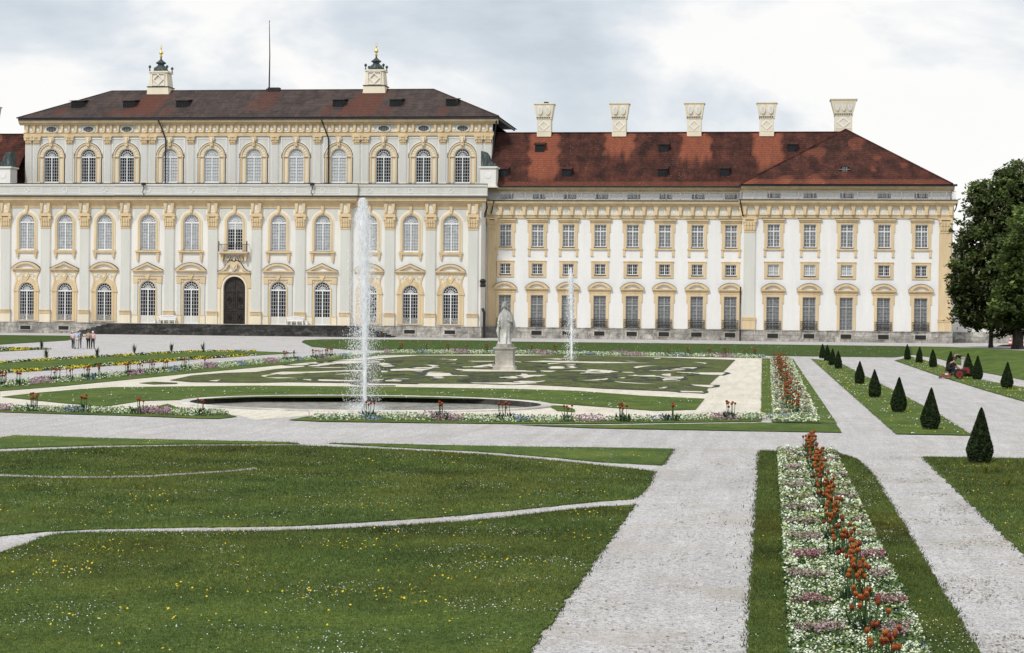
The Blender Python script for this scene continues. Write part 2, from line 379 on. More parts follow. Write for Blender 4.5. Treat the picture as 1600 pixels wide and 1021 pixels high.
# A : side-bay ground floor
def mk_A():
    w, z0, zs = 2.12, 1.65, 5.81
    WK['A_f'] = arched_frame(w, z0, zs, 6, 7, panel=2.6).mesh('window', ['frame', 'grille'])
    WK['A_p'] = pane(arch(w, z0, zs), 'glass')
    mb = MB(); mb.ring(arch(w, z0, zs, grow=.02), arch(w, z0, zs, grow=.34), -.14, .01)
    mb.ring(arch(w, z0, zs, grow=.341), arch(w, z0, zs, grow=.70), -.09, .01, 1)
    for sx in (-1, 1): a, b_ = sorted((sx*(w/2-.03), sx*(w/2+.78))); mb.box(a, b_, -.2, .0, zs-.15, zs+.1)
    mb.box(-w/2, w/2, -.24, .02, z0, z0+.09)
    WK['A_s'] = mb.mesh('surround', ['yellow', 'yellow'])
    mb = MB()
    L = [(-2.0, 8.5), (-1.75, 8.1), (-1.52, 7.5), (-1.5, 7.0), (-1.68, 6.5), (-1.78, 5.95)]
    body = L+[(-1.06-.7, 5.95)]+[(-1.77*math.cos(PI*k/10), 5.81+1.77*math.sin(PI*k/10)) for k in range(1, 10)]+[(1.76, 5.95)]+[(-x, z) for x, z in L[::-1]]
    mb.prism(body, -.05, .01, 1)
    for sx in (-1, 1):
        mb.ring([(sx*x, z) for x, z in L], [(sx*(x+.22), z) for x, z in L], -.12, .0)
        for cx, cz, rr in ((.75, 7.85, .28), (1.15, 7.65, .2), (.55, 7.6, .15)):
            o = [(sx*cx+rr*math.cos(PI*k/7-.5), cz+rr*math.sin(PI*k/7-.5)) for k in range(11)]
            mb.ring(o, [(sx*cx+(x-sx*cx)*.66, cz+(z-cz)*.66) for x, z in o], -.12, 0, 2)
    mb.prism([(-.32, 8.2), (.32, 8.2), (.42, 7.8), (.25, 7.35), (0, 7.05), (-.25, 7.35), (-.42, 7.8)], -.2, 0)
    mb.prism([(-.16, 8.0), (.16, 8.0), (.2, 7.8), (0, 7.5), (-.2, 7.8)], -.25, -.1, 1)
    WK['A_o'] = mb.mesh('scroll_panel', ['yellow', 'cream', 'grey'])
    WK['A_seg'] = pediment(4.05, 8.60, 1.08, 'seg'); WK['A_tri'] = pediment(4.05, 8.60, 1.08, 'tri')
mk_A()
def mk_B():
    w, z0, zs = 2.17, 1.5, 6.13
    WK['B_f'] = arched_frame(w, z0, zs, 6, 7, panel=2.55).mesh('window', ['frame', 'grey'])
    WK['B_p'] = pane(arch(w, z0, zs), 'glass')
    mb = MB(); mb.ring(arch(w, z0, zs, grow=.02), arch(w, z0, zs, grow=.22), -.1, .01)
    for sx in (-1, 1):
        a, b_ = sorted((sx*1.38, sx*1.92)); mb.box(a, b_, -.16, .01, z0, 6.9, 1)
        a2, b2 = sorted((sx*1.32, sx*1.98)); mb.box(a2, b2, -.22, .0, 6.9, 7.45); mb.box(a2, b2, -.2, .0, z0+.0, z0+1.05, 2); mb.box(a2, b2, -.24, .0, z0+1.05, z0+1.2)
        o = [(sx*1.15+.17*math.cos(PI*k/5), 7.2+.17*math.sin(PI*k/5)) for k in range(10)]; mb.prism(o, -.14, 0)
    mb.box(-2.02, 2.02, -.2, 0, 7.45, 7.62); mb.box(-1.95, 1.95, -.12, 0, 7.62, 7.85, 2); mb.box(-2.05, 2.05, -.26, 0, 7.85, 7.97)
    mb.prism([(-.4, 8.05), (.4, 8.05), (.12, 7.4), (-.12, 7.4)], -.32, 0)
    WK['B_s'] = mb.mesh('surround', ['yellow', 'grey', 'cream'])
    WK['B_seg'] = pediment(4.3, 8.5, 1.15, 'seg'); WK['B_tri'] = pediment(4.3, 8.5, 1.15, 'tri')
mk_B()
def mk_C(long):
    k = 'Cl' if long else 'C'
    w, z0, zs = 2.12, 11.32, 15.08
    WK[k+'_f'] = arched_frame(w, z0, zs, 6, 9, fan=True).mesh('window', ['frame'])
    WK[k+'_p'] = pane(arch(w, z0, zs), 'curtain'); WK[k+'_pd'] = pane(arch(w, z0, zs), 'glass')
    mb = MB(); mb.ring(arch(w, z0, zs, grow=.02), arch(w, z0, zs, grow=.30), -.16, .01)
    mb.ring(arch(w, z0, zs, grow=.301), arch(w, z0, zs, grow=.46), -.1, .01, 1)
    mb.prism([(-.22, 17.3), (.22, 17.3), (.13, 16.3), (-.13, 16.3)], -.3, 0)
    WK[k+'_s'] = mb.mesh('surround', ['yellow', 'cream'])
    mb = MB(); h = 1.72 if long else 1.6; pz = 11.2
    mb.box(-h, h, -.34 if long else -.24, 0, pz-.16, pz+.08); mb.box(-h+.1, h-.1, -.2, 0, pz-.3, pz-.16)
    if long: mb.box(-1.1, 1.1, -.26, .3, pz+.08, pz+.14, 1)
    d = 1.35 if long else .95
    for sx in (-1, 1):
        x = sx*(h-.32); mb.prism([(x-.2, pz-.3), (x+.2, pz-.3), (x+.14, pz-d+.15), (x+.07, pz-d), (x-.07, pz-d), (x-.14, pz-d+.15)], -.26, 0)
        mb.box(x-.2, x+.2, -.3, 0, pz-.42, pz-.3)
    WK[k+'_l'] = mb.mesh('sill', ['yellow', 'lead'])
mk_C(False); mk_C(True)
def mk_D():
    w, z0, zs = 2.13, 21.0, 24.6
    WK['D_f'] = arched_frame(w, z0, zs, 6, 8).mesh('window', ['frame'])
    WK['D_p'] = pane(arch(w, z0, zs), 'glass'); WK['D_ps'] = pane(arch(w, z0, zs), 'shade')
    mb = MB()
    mb.ring(arch(w, z0, zs, grow=.02), arch(w, z0, zs, grow=.2), -.08, .01)
    mb.ring(arch(w, z0, zs, grow=.201), arch(w, z0, zs, grow=.62), -.04, .01, 1)
    mb.ring(arch(w, z0, zs, grow=.621), arch(w, z0, zs, grow=.86), -.16, .01)
    mb.ring(arch(w, z0, zs, grow=.86), arch(w, z0, zs, grow=.91), -.19, .01, 2)
    for k in range(1, 12):                            # radial flutes
        t = PI*k/12; c_, s_ = math.cos(t), math.sin(t); h = .055
        mb.prism([((w/2+a)*c_+b_*s_, zs+(w/2+a)*s_-b_*c_) for a, b_ in ((.26, -h), (.56, -h), (.56, h), (.26, h))], -.075, 0, 3)
    for sx in (-1, 1): a, b_ = sorted((sx*(w/2+.02), sx*(w/2+.95))); mb.box(a, b_, -.2, 0, zs-.1, zs+.06, 0)
    WK['D_s'] = mb.mesh('surround', ['yellow', 'cream', 'lead', 'grey'])
    mb = MB(); z = 26.4
    mb.prism([(-.4, z+.95), (.4, z+.95), (.45, z+.6), (.22, z+.3), (.2, z-.35), (-.2, z-.35), (-.22, z+.3), (-.45, z+.6)], -.35, 0)
    mb.prism([(-.2, z+.8), (.2, z+.8), (.1, z+.1), (-.1, z+.1)], -.45, -.3, 1)
    WK['D_k'] = mb.mesh('keystone', ['yellow', 'cream'])
mk_D()
def pilaster(w, z0, z1, capz, name_mat, blockz=None, d=.22, yellow=False):
    """shaft, base, capital meshes"""
    h = w/2; bm_ = MB(); bm_.box(-h, h, -d, .01, z0, capz, 0)
    bm_.box(-h-.09, -h+.04, -d*.5, .01, z0, capz, 1); bm_.box(h-.04, h+.09, -d*.5, .01, z0, capz, 1)
    shaft = bm_.mesh('pilaster', [name_mat, 'offwhite' if not yellow else 'yellow'])
    c = MB(); H_ = z1-capz
    c.box(-h-.03, h+.03, -d-.06, 0, capz, capz+.09)
    c.frustum((0, -d/2), (h, d/2+.02), (h+.16, d/2+.14), capz+.09, z1-.32)
    for row, zz in enumerate((capz+.18*H_, capz+.47*H_)):
        nl = 4
        for i in range(nl):
            x = -h+(i+.5)*w/nl; ww = w/nl*.36
            c.prism([(x-ww, zz), (x+ww, zz), (x+ww*1.2, zz+.24*H_), (x, zz+.30*H_), (x-ww*1.2, zz+.24*H_)], -d-.16-.05*row, -d-.02)
    for sx in (-1, 1):
        o = [(sx*(h-.02)+.22*math.cos(PI*k/5), z1-.42+.2*math.sin(PI*k/5)) for k in range(10)]; c.prism(o, -d-.26, -d)
    c.box(-h-.24, h+.24, -d-.26, 0, z1-.22, z1)
    return shaft, c.mesh('capital', ['yellow'])
WK['P_s'], WK['P_c'] = pilaster(1.28, 1.6, 16.05, 14.2, 'grey')
mb = MB(); h = .72
mb.box(-h, h, -.34, .0, 1.5, 2.7, 1); mb.box(-h-.04, h+.04, -.42, 0, 2.7, 2.85); mb.box(-h-.02, h+.02, -.38, 0, 2.88, 3.1); mb.box(-h-.06, h+.06, -.46, 0, 3.1, 3.18, 0)
WK['P_b'] = mb.mesh('base', ['yellow', 'cream'])
mb = MB()                                                            # entablature block with twin consoles
mb.box(-.72, .72, -.36, .0, 16.05, 16.42); mb.box(-.66, .66, -.30, 0, 16.42, 17.7, 1)
for sx in (-1, 1):
    x = sx*.5; mb.prism([(x-.24, 17.7), (x+.24, 17.7), (x+.15, 16.9), (x+.12, 16.45), (x-.12, 16.45), (x-.15, 16.9)], -.52, -.2)
mb.box(-.17, .17, -.34, -.28, 16.75, 17.35, 2); mb.box(-.08, .08, -.36, -.33, 16.85, 17.25, 1)
WK['P_e'] = mb.mesh('entablature_block', ['yellow', 'cream', 'white'])
WK['Q_s'], WK['Q_c'] = pilaster(.86, 20.9, 27.45, 26.3, 'grey', d=.14)
mb = MB(); mb.box(-.52, .52, -.2, 0, 20.7, 21.05); mb.box(-.6, .6, -.26, 0, 20.5, 20.75); WK['Q_b'] = mb.mesh('base', ['cream'])
# oval
mb = MB(); ov = lambda a, b_: [(a*math.cos(2*PI*k/20), 28.42+b_*math.sin(2*PI*k/20)) for k in range(20)]
mb.ring(ov(.76, .42), ov(.98, .55), -.14, .01, 0, True)
WK['O_s'] = mb.mesh('surround', ['grey'])
mb = MB(); mb.ring(ov(.70, .37), ov(.76, .42), .04, .16, 0, True)
for i in (-2, -1, 0, 1, 2): mb.box(i*.24-.025, i*.24+.025, .06, .15, 28.42-.36, 28.42+.36)
for j in (-1, 0, 1): mb.box(-.7, .7, .064, .15, 28.42+j*.2-.02, 28.42+j*.2+.02)
WK['O_f'] = mb.mesh('window', ['greyframe']); WK['O_p'] = pane(ov(.74, .40), 'glass')

# ------------------------------------------------------------------ CENTRAL PALACE
CX, YF = -70.75, 250.
pal = thing('palace', 'central palace block with brown hipped roof, two rooftop lanterns and grey pilasters above dark steps', 'palace', (CX, YF, 0))
offs = [-29.2, -23.8, -18.25, -12.0, -6.0, 0., 6.0, 12.0, 18.25, 23.8, 29.2]
pil = [-32.15, -26.5, -21.0, -15.1, -9., -3., 3., 9., 15.1, 21.0, 26.5, 32.15]
PROJ = .45
def yy(x): return -PROJ if abs(x) < 15.9 else 0.
X0, X1 = -33.0, 33.2
holesL, holesC, holesR = [], [], []
def shift(pts, dx): return [(x+dx, z) for x, z in pts]
for x in offs:
    hs = holesC if abs(x) < 15.9 else (holesL if x < 0 else holesR)
    if abs(x) > 15.9: hs.append(shift(arch(2.12, 1.65, 5.81), x))
    elif x == 0: hs.append(shift(arch(3.0, 1.5, 6.35), 0))
    else: hs.append(shift(arch(2.17, 1.5, 6.13), x))
    hs.append(shift(arch(2.12, 11.32, 15.08), x))
for a, b_, hs, y in ((X0, -15.9, holesL, 0), (-15.9, 15.9, holesC, -PROJ), (15.9, X1, holesR, 0)):
    w = wall_sheet(a, b_, 1.45, 17.9, hs)
    if y: w.box(a+.001, a+.06, .001, PROJ+.01, 1.45, 17.9); w.box(b_-.06, b_-.001, .001, PROJ+.01, 1.45, 17.9)
    w.build('wall', 'offwhite', pal, (0, y, 0))
mb = MB(); mb.box(X1-.05, X1, .002, 8.9, 1.45, 17.9); mb.box(X0, X0+.05, .002, 8.9, 1.45, 17.9); mb.box(X0+.1, X1-.1, .5, 8.8, 1.5, 20.0)
mb.build('wall', 'offwhite', pal)
mb = MB(); WK['SP'] = []
for sx in (-1, 1):
    mb = MB(); mb.prism([(sx*.35, 16.95), (sx*1.95, 16.95), (sx*1.95, 15.3), (sx*1.72, 15.35), (sx*1.55, 15.85), (sx*1.1, 16.4), (sx*.5, 16.72)], -.03, .01)
    WK['SP'].append(mb.mesh('spandrel_panel', 'grey'))
# plinth
mb = MB(); mb.box(X0-.15, X1+.2, -.28, 8.8, 0, 1.42); mb.box(X0-.2, X1+.25, -.34, 8.8, 1.42, 1.5)
mb.build('plinth', 'plinth', pal)
for x in offs:
    if abs(x) > 15.9:
        mb = MB(); mb.box(-.75, .75, -.31, -.2, .45, 1.0); mb.ring(rect(-.9, .9, .35, 1.1), rect(-.72, .72, .47, .98), -.36, -.28, 1, True); mb.box(-.06, .06, -.33, -.2, .45, 1.)
        mb.build('cellar_window', ['iron', 'pedestal'], pal, (x, 0, 0))
for i, x in enumerate(offs):
    y = yy(x)
    if abs(x) > 15.9:
        w = inst(WK['A_f'], 'window', pal, (x, y, 0)); inst(WK['A_p'], 'pane', w); inst(WK['A_s'], 'surround', w); inst(WK['A_o'], 'scroll_panel', w)
        inst(WK['A_tri' if i in (1, 9) else 'A_seg'], 'pediment', w)
    elif x != 0:
        w = inst(WK['B_f'], 'window', pal, (x, y, 0)); inst(WK['B_p'], 'pane', w); inst(WK['B_s'], 'surround', w)
        inst(WK['B_tri' if i in (3, 7) else 'B_seg'], 'pediment', w)
    k = 'Cl' if 0 < abs(x) < 15.9 else 'C'
    w = inst(WK[k+'_f'], 'window', pal, (x, y, 0)); inst(WK[k+('_p' if x else '_pd')], 'pane', w); inst(WK[k+'_s'], 'surround', w)
    for sp_ in WK['SP']: inst(sp_, 'spandrel_panel', w)
    if x: inst(WK[k+'_l'], 'sill', w)
    if x == 0:                                          # half-drawn blind in the open centre window
        b2 = MB(); b2.add([(a, .235, z) for a, z in arch(2.1, 14.2, 15.08)], [list(range(17))[::-1]]); b2.build('blind', 'shade', w)
# portal
d = MB(); d.prism(arch(3.0, 1.5, 6.35), .28, .34); d.box(-.05, .05, .22, .3, 1.5, 7.8)
d.box(-1.45, 1.45, .2, .3, 3.2, 3.34)
for sx in (-1, 1):
    for z0_, z1_ in ((1.7, 3.0), (3.55, 5.9)):
        a, b_ = sorted((sx*.22, sx*1.3)); d.ring(rect(a, b_, z0_, z1_), rect(a+.12, b_-.12, z0_+.12, z1_-.12), .2, .3, 0, True)
        for q in range(3):
            o = [(sx*.76+(.34-q*.1)*math.cos(2*PI*k/12), (z0_+z1_)/2+(.5-q*.14)*math.sin(2*PI*k/12)) for k in range(12)]
            d.ring(o, [(sx*.76+(x_-sx*.76)*.85, (z0_+z1_)/2+(z_-(z0_+z1_)/2)*.85) for x_, z_ in o], .2-q*.02, .29, 0, True)
dr = d.build('door', 'oak', pal, (0, -PROJ, 0))
mb = MB(); mb.ring(arch(3.0, 1.5, 6.35, grow=.02), arch(3.0, 1.5, 6.35, grow=.24), -.16, .01, 1)
mb.ring(arch(3.0, 1.5, 6.35, grow=.26), arch(3.0, 1.5, 6.35, grow=.42), -.1, .01, 0)
for sx in (-1, 1):
    a, b_ = sorted((sx*1.95, sx*2.4)); mb.box(a, b_, -.14, .01, 1.5, 6.2, 1)
    mb.prism([(sx*1.9, 6.2), (sx*2.35, 6.4), (sx*2.3, 7.3), (sx*2.1, 8.2), (sx*.6, 8.2), (sx*.9, 8.0), (sx*1.5, 7.5)], -.18, 0, 0)
inst(mb.mesh('surround', ['yellow', 'cream']), 'surround', dr)
inst(pediment(4.6, 8.35, 1.6, 'ogee'), 'pediment', dr)
mb = MB(); mb.prism([(-.55, 9.6), (.55, 9.6), (.42, 8.9), (0, 8.55), (-.42, 8.9)], -.55, -.05); mb.prism([(-.3, 9.4), (.3, 9.4), (0, 8.8)], -.62, -.5, 1)
mb.build('crest', ['yellow', 'grey'], dr)
# balcony over the portal
mb = MB(); mb.box(-2.0, 2.0, -1.05, 0, 10.95, 11.15); mb.box(-1.9, 1.9, -.9, 0, 10.8, 10.95)
for sx in (-1, 1):
    x = sx*1.6; mb.prism([(x-.2, 10.8), (x+.2, 10.8), (x+.12, 9.9), (x-.12, 9.9)], -.6, 0)
for k in range(7):
    x = -1.05+k*.35; o = [(x+.2*math.cos(PI*j/4), 10.25+.3*math.sin(PI*j/4+k)) for j in range(8)]; mb.prism(o, -.35-.05*(k % 2), 0, 1 if k % 2 else 0)
bal = mb.build('balcony', ['yellow', 'grey'], pal, (0, -PROJ, 0))
mb = MB()
for x in np.arange(-1.9, 1.95, .19): mb.box(x-.018, x+.018, -1.0, -.965, 11.15, 12.1)
mb.box(-1.95, 1.95, -1.01, -.95, 12.1, 12.16)
for sx in (-1, 1): mb.box(sx*1.92-.03, sx*1.92+.03, -1.0, 0, 12.1, 12.16); mb.box(sx*1.92-.06, sx*1.92+.06, -1.03, -.9, 11.15, 12.55)
mb.build('railing', 'iron', bal)
for x in pil:
    y = yy(x) if abs(abs(x)-15.1) > .5 else -PROJ
    s_ = inst(WK['P_s'], 'pilaster', pal, (x, y, 0)); inst(WK['P_c'], 'capital', s_); inst(WK['P_b'], 'base', s_); inst(WK['P_e'], 'entablature_block', s_)
# main entablature, cornice and parapet
def run(mb, prof, xs, m=0):
    """prof list of (y,z) points; extruded along segments (x0,x1,yshift)"""
    for x0, x1, ys in xs:
        n = len(prof); vs = [(x, y+ys, z) for x in (x0, x1) for y, z in prof]
        mb.add(vs, [(i, i+1, n+i+1, n+i) for i in range(n-1)]+[list(range(n))[::-1], list(range(n, 2*n))], m)
segs = [(X0-.1, -15.9, 0), (-15.9, 15.9, -PROJ), (15.9, X1+.1, 0)]
segs_c = [(X0-.7, -16.7, 0), (-16.7, 16.7, -PROJ), (16.7, X1+.75, 0)]
mb = MB(); run(mb, [(.01, 17.0), (-.14, 17.0), (-.16, 17.45), (-.35, 17.7), (-.35, 17.75), (.01, 17.75)], segs)
run(mb, [(.01, 17.72), (-.42, 17.72), (-.55, 17.95), (-.85, 18.0), (-.88, 18.3), (-1.02, 18.42), (.01, 18.42)], segs_c)
cor = mb.build('cornice', 'yellow', pal)
mb = MB(); run(mb, [(.3, 18.42), (-1.08, 18.42), (-1.1, 18.54), (-.2, 18.66), (.3, 18.66)], segs_c); mb.build('flashing', 'lead', pal)
mb = MB(); run(mb, [(.6, 18.6), (-.15, 18.6), (-.22, 18.8), (-.12, 18.9), (-.12, 19.85), (.6, 19.85)], [(a, b_, s) for a, b_, s in segs_c])
par = mb.build('parapet', 'grey', pal)
mb = MB(); run(mb, [(.6, 19.85), (-.2, 19.85), (-.3, 20.05), (-.3, 20.2), (.6, 20.22)], segs_c); mb.build('coping', 'offwhite', par)
mb = MB(); run(mb, [(.6, 20.21), (-.34, 20.2), (-.34, 20.3), (.6, 20.34)], segs_c); mb.build('capping', 'lead', par)
mb = MB()
for i, x in enumerate(offs):
    y = (yy(x))-.125; hw = 2.3 if abs(x) < 19 else 2.1
    mb.ring(rect(x-hw, x+hw, 19.0, 19.72), rect(x-hw+.07, x+hw-.07, 19.07, 19.65), y-.03, y+.02, 0, True)
    if i % 2 == 0: o = [(x-.4, 19.36), (x, 19.74), (x+.4, 19.36), (x, 18.98)]
    else: o = [(x+.36*math.cos(2*PI*k/16), 19.36+.36*math.sin(2*PI*k/16)) for k in range(16)]
    mb.ring(o, [(x+(a-x)*.78, 19.36+(b_-19.36)*.78) for a, b_ in o], y-.05, y+.02, 0, True)
mb.build('parapet_moulding', 'white', par)
mb = MB(); mb.box(X0, X1, .4, 9, 19.9, 20.1); mb.build('terrace', 'lead', pal)
# dark wall lamps / spouts on the parapet and downpipes
def pipe(parent, pts, r=.08, name='downpipe'):
    mb = MB(); mb.tube(pts, r, 6); return mb.build(name, 'iron', parent)
YA = 8.8                                                             # attic plane, behind the terrace
for x in (-12.55, 10.6):
    mb = MB(); mb.box(x-.25, x+.25, -PROJ-.6, -PROJ, 20.0, 20.35); mb.tube([(x, -PROJ-.5, 20.2), (x+.1, -PROJ-.6, 19.6), (x-.15, -PROJ-.35, 19.1), (x+.05, -PROJ-.3, 18.7)], .05); mb.build('water_spout', 'iron', pal)
    pipe(pal, [(x, YA-.3, 20.1), (x, YA-.3, 27.0), (x-.5, YA-.45, 28.4), (x-.9, YA-.9, 29.6)], .10)
# ---- attic storey
AX0, AX1 = -33.0, 33.3
hs = [shift(arch(2.13, 21.0, 24.6), x) for x in offs]+[shift(ov(.74, .40), x) for x in offs if abs(x) > 17]
wall_sheet(AX0, AX1, 20.0, 29.2, hs).build('wall', 'grey', pal, (0, YA, 0))
mb = MB(); mb.box(AX0, AX1, .4, 17.6, 20., 29.2); mb.box(AX0, AX0+.05, .002, 18, 20, 29.2); mb.box(AX1-.05, AX1, .002, 18, 20, 29.2); mb.build('wall', 'offwhite', pal, (0, YA, 0))
for i, x in enumerate(offs):
    w = inst(WK['D_f'], 'window', pal, (x, YA, 0)); inst(WK['D_p' if (i < 3 or i > 7) else 'D_ps'], 'pane', w); inst(WK['D_s'], 'surround', w); inst(WK['D_k'], 'keystone', w)
    if abs(x) > 17: w = inst(WK['O_f'], 'window', pal, (x, YA, 0)); inst(WK['O_p'], 'pane', w); inst(WK['O_s'], 'surround', w)
apil = [-32.5, -31.3, -26.5, -21.0, -15.7, -14.5, -9., -3., 3., 9., 14.5, 15.7, 21.0, 26.5, 31.5, 32.75]
for x in apil:
    s_ = inst(WK['Q_s'], 'pilaster', pal, (x, YA, 0)); inst(WK['Q_c'], 'capital', s_); inst(WK['Q_b'], 'base', s_)
mb = MB()                                                            # white outline mouldings of the bays
for x in offs:
    hw = 2.15
    o = [(x-hw, 21.0), (x-hw, 27.2), (x+hw, 27.2), (x+hw, 21.0)]
    q = [(x-hw+.14, 21.0), (x-hw+.14, 27.06), (x+hw-.14, 27.06), (x+hw-.14, 21.0)]
    mb.ring(o, q, YA-.06, YA+.01)
    mb.ring([(a+x, z) for a, z in arch(2.13, 24.4, 24.6, grow=1.05)], [(a+x, z) for a, z in arch(2.13, 24.4, 24.6, grow=.93)], YA-.06, YA+.01)
mb.build('bay_moulding', 'white', pal)
ac = [(AX0-.2, AX1+.2, YA)]
ac2 = [(AX0-.75, AX1+.8, YA)]
mb = MB(); run(mb, [(.01, 27.42), (-.2, 27.42), (-.24, 27.85), (-.34, 27.95), (.01, 27.95)], ac)
run(mb, [(.01, 29.0), (-.35, 29.0), (-.55, 29.2), (-.75, 29.3), (-.9, 29.6), (.01, 29.6)], ac2)
mb.build('cornice', 'yellow', pal)
mb = MB(); n_ = 0
xs_ = np.arange(AX0+.3, AX1-.2, 1.02)
for x in xs_:
    if min(abs(x-o_) for o_ in offs if abs(o_) > 17) < 1.15:
        if mb.v: mb.build('frieze', ['yellow', 'white', 'cream'], pal); mb = MB()
        continue
    mb.box(x-.51, x+.511, YA-.02, YA+.01, 27.96, 29.0, 2)
    mb.prism([(x-.2, 29.05), (x+.2, 29.05), (x+.15, 28.4), (x+.1, 27.98), (x-.1, 27.98), (x-.15, 28.4)], YA-.34, YA)
    if min(abs(x+.51-o_) for o_ in offs if abs(o_) > 17) < 1.15: continue
    o = [(x+.51+.22*math.cos(2*PI*k/10), 28.42+.22*math.sin(2*PI*k/10)) for k in range(10)]; mb.prism(o, YA-.1, YA, 1)
mb.build('frieze', ['yellow', 'white', 'cream'], pal)
mb = MB(); run(mb, [(.5, 29.58), (-.95, 29.6), (-1.0, 29.85), (-.8, 29.95), (.5, 29.95)], ac2)
mb.box(AX0-.8, AX0-.6, YA, YA+17, 29.6, 29.9); mb.box(AX1+.65, AX1+.85, YA, YA+17, 29.6, 29.9)
mb.build('gutter', 'lead', pal)
def grid_roof(name, matk, parent, polyfn, nx, nz, rust):
    """ruled surface with 'rust' vertex attribute; polyfn(u,v)->point"""
    vs = [polyfn(i/nx, j/nz) for j in range(nz+1) for i in range(nx+1)]
    fs = [(j*(nx+1)+i, j*(nx+1)+i+1, (j+1)*(nx+1)+i+1, (j+1)*(nx+1)+i) for j in range(nz) for i in range(nx)]
    me = bpy.data.meshes.new(name); me.from_pydata(vs, [], fs); me.materials.append(M[matk])
    at = me.attributes.new('rust', 'FLOAT', 'POINT'); at.data.foreach_set('value', [rust(v) for v in vs]); me.update()
    return inst(me, name, parent)
def lerp(a, b_, t): return tuple(a[i]*(1-t)+b_[i]*t for i in range(3))
def quad(a, b_, c, d_): return lambda u, v: lerp(lerp(a, b_, u), lerp(d_, c, u), v)
EZ, RZ = 29.95, 34.75
e0, e1 = (AX0-.95, YA-1.0, EZ), (AX1+1.0, YA-1.0, EZ); e2, e3 = (AX1+1.0, YA+18.6, EZ), (AX0-.95, YA+18.6, EZ)
r0, r1 = (-23.6, YA+8.8, RZ), (23.6, YA+8.8, RZ)
def rust_c(v):
    x, y, z = v; t = (RZ-z)/(RZ-EZ); s = 0
    for cx, ww, ln, g in ((-15.9, 1.9, .95, .9), (15.4, 2.1, 1.0, .9), (0.6, 1.6, .8, .55)):
        dx = abs(x-cx+1.2*t+.5*noise.noise((x*.8, z*1.3, 3.)))
        s = max(s, g*max(0, min(1, (ww*(1+.5*t)-dx)/.5))*max(0, min(1, (ln-t)/.25+.35)))
    for cx in (-28.4, -20.6, -12.9, 10.0, 18.3, 26.2):
        s = max(s, .6*(abs(x-cx) < .7)*(.62 < t < .95))
    return min(1, s)
rf = grid_roof('roof', 'roofbrown', pal, quad(e0, e1, r1, r0), 150, 26, rust_c)
mb = MB(); mb.add([e1, e2, r1], [(0, 1, 2)]); mb.add([e3, e0, r0], [(0, 1, 2)]); mb.add([e2, e3, r0, r1], [(0, 1, 2, 3)]); mb.add([e0, e1, e2, e3], [(0, 3, 2, 1)])
mb.build('roof_slope', 'roofbrown', rf)
mb = MB(); mb.tube([e0, r0], .11); mb.tube([r0, r1], .12); mb.tube([r1, e1], .11); mb.build('ridge_tiles', 'roofbrown', rf)
def dormer(parent, x, y, z, slope, w=1.3, h=.75, matk='roofbrown', half=False):
    """shed dormer; slope = rise/run of the roof"""
    mb = MB(); L = h/slope
    if half:
        o = [(-w*math.cos(PI*k/10), h*math.sin(PI*k/10)) for k in range(11)]
        vs = [(a, 0, b_) for a, b_ in o]+[(a*.9, L*1.05, h*.98) for a, b_ in o]
        mb.add(vs, [(i, i+1, i+12, i+11) for i in range(10)]); mb.add([(a*.97, .06, b_*.95) for a, b_ in o], [list(range(11))[::-1]], 1)
        for k in (-.3, 0, .3): mb.box(k*w-.03, k*w+.03, -.02, .05, .02, h*.85, 2)
        mb.box(-w*.9, w*.9, -.02, .04, h*.38, h*.38+.05, 2)
    else:
        g = w/2; r_ = .35
        mb.add([(-g-.15, -.3, h-.05), (g+.15, -.3, h-.05), (g+.15, (h+r_)/slope, h+r_), (-g-.15, (h+r_)/slope, h+r_),
                (-g-.15, -.3, h+.05), (g+.15, -.3, h+.05), (g+.15, (h+r_)/slope, h+r_+.1), (-g-.15, (h+r_)/slope, h+r_+.1)],
               [(0, 1, 5, 4), (4, 5, 6, 7), (1, 2, 6, 5), (3, 0, 4, 7), (0, 3, 2, 1)], 0)
        mb.add([(-g, 0, 0), (-g, 0, h), (-g, L, h)], [(0, 1, 2)], 3); mb.add([(g, 0, 0), (g, L, h), (g, 0, h)], [(0, 1, 2)], 3)
        mb.add([(-g, 0, -.1), (g, 0, -.1), (g, 0, h), (-g, 0, h)], [(0, 1, 2, 3)], 1)
        for k in (-.33, .33): mb.box(k*g-.02, k*g+.02, -.04, -.01, .05, h*.62, 3)
        mb.box(-g, g, -.06, -.02, h*.62, h*.7, 3)
    return mb.build('dormer', [matk, 'glass', 'greyframe', 'lead'], parent, (x, y, z))
sl = (RZ-EZ)/9.8
for px, py in ((119, 173), (200, 173), (283, 172), (528, 171), (617, 169), (705, 170)):
    X_, Z_ = P(px, py, YF+YA+2.6); dormer(rf, X_-CX, YA+2.6, EZ+sl*3.6-.0, sl, 1.5, .95)
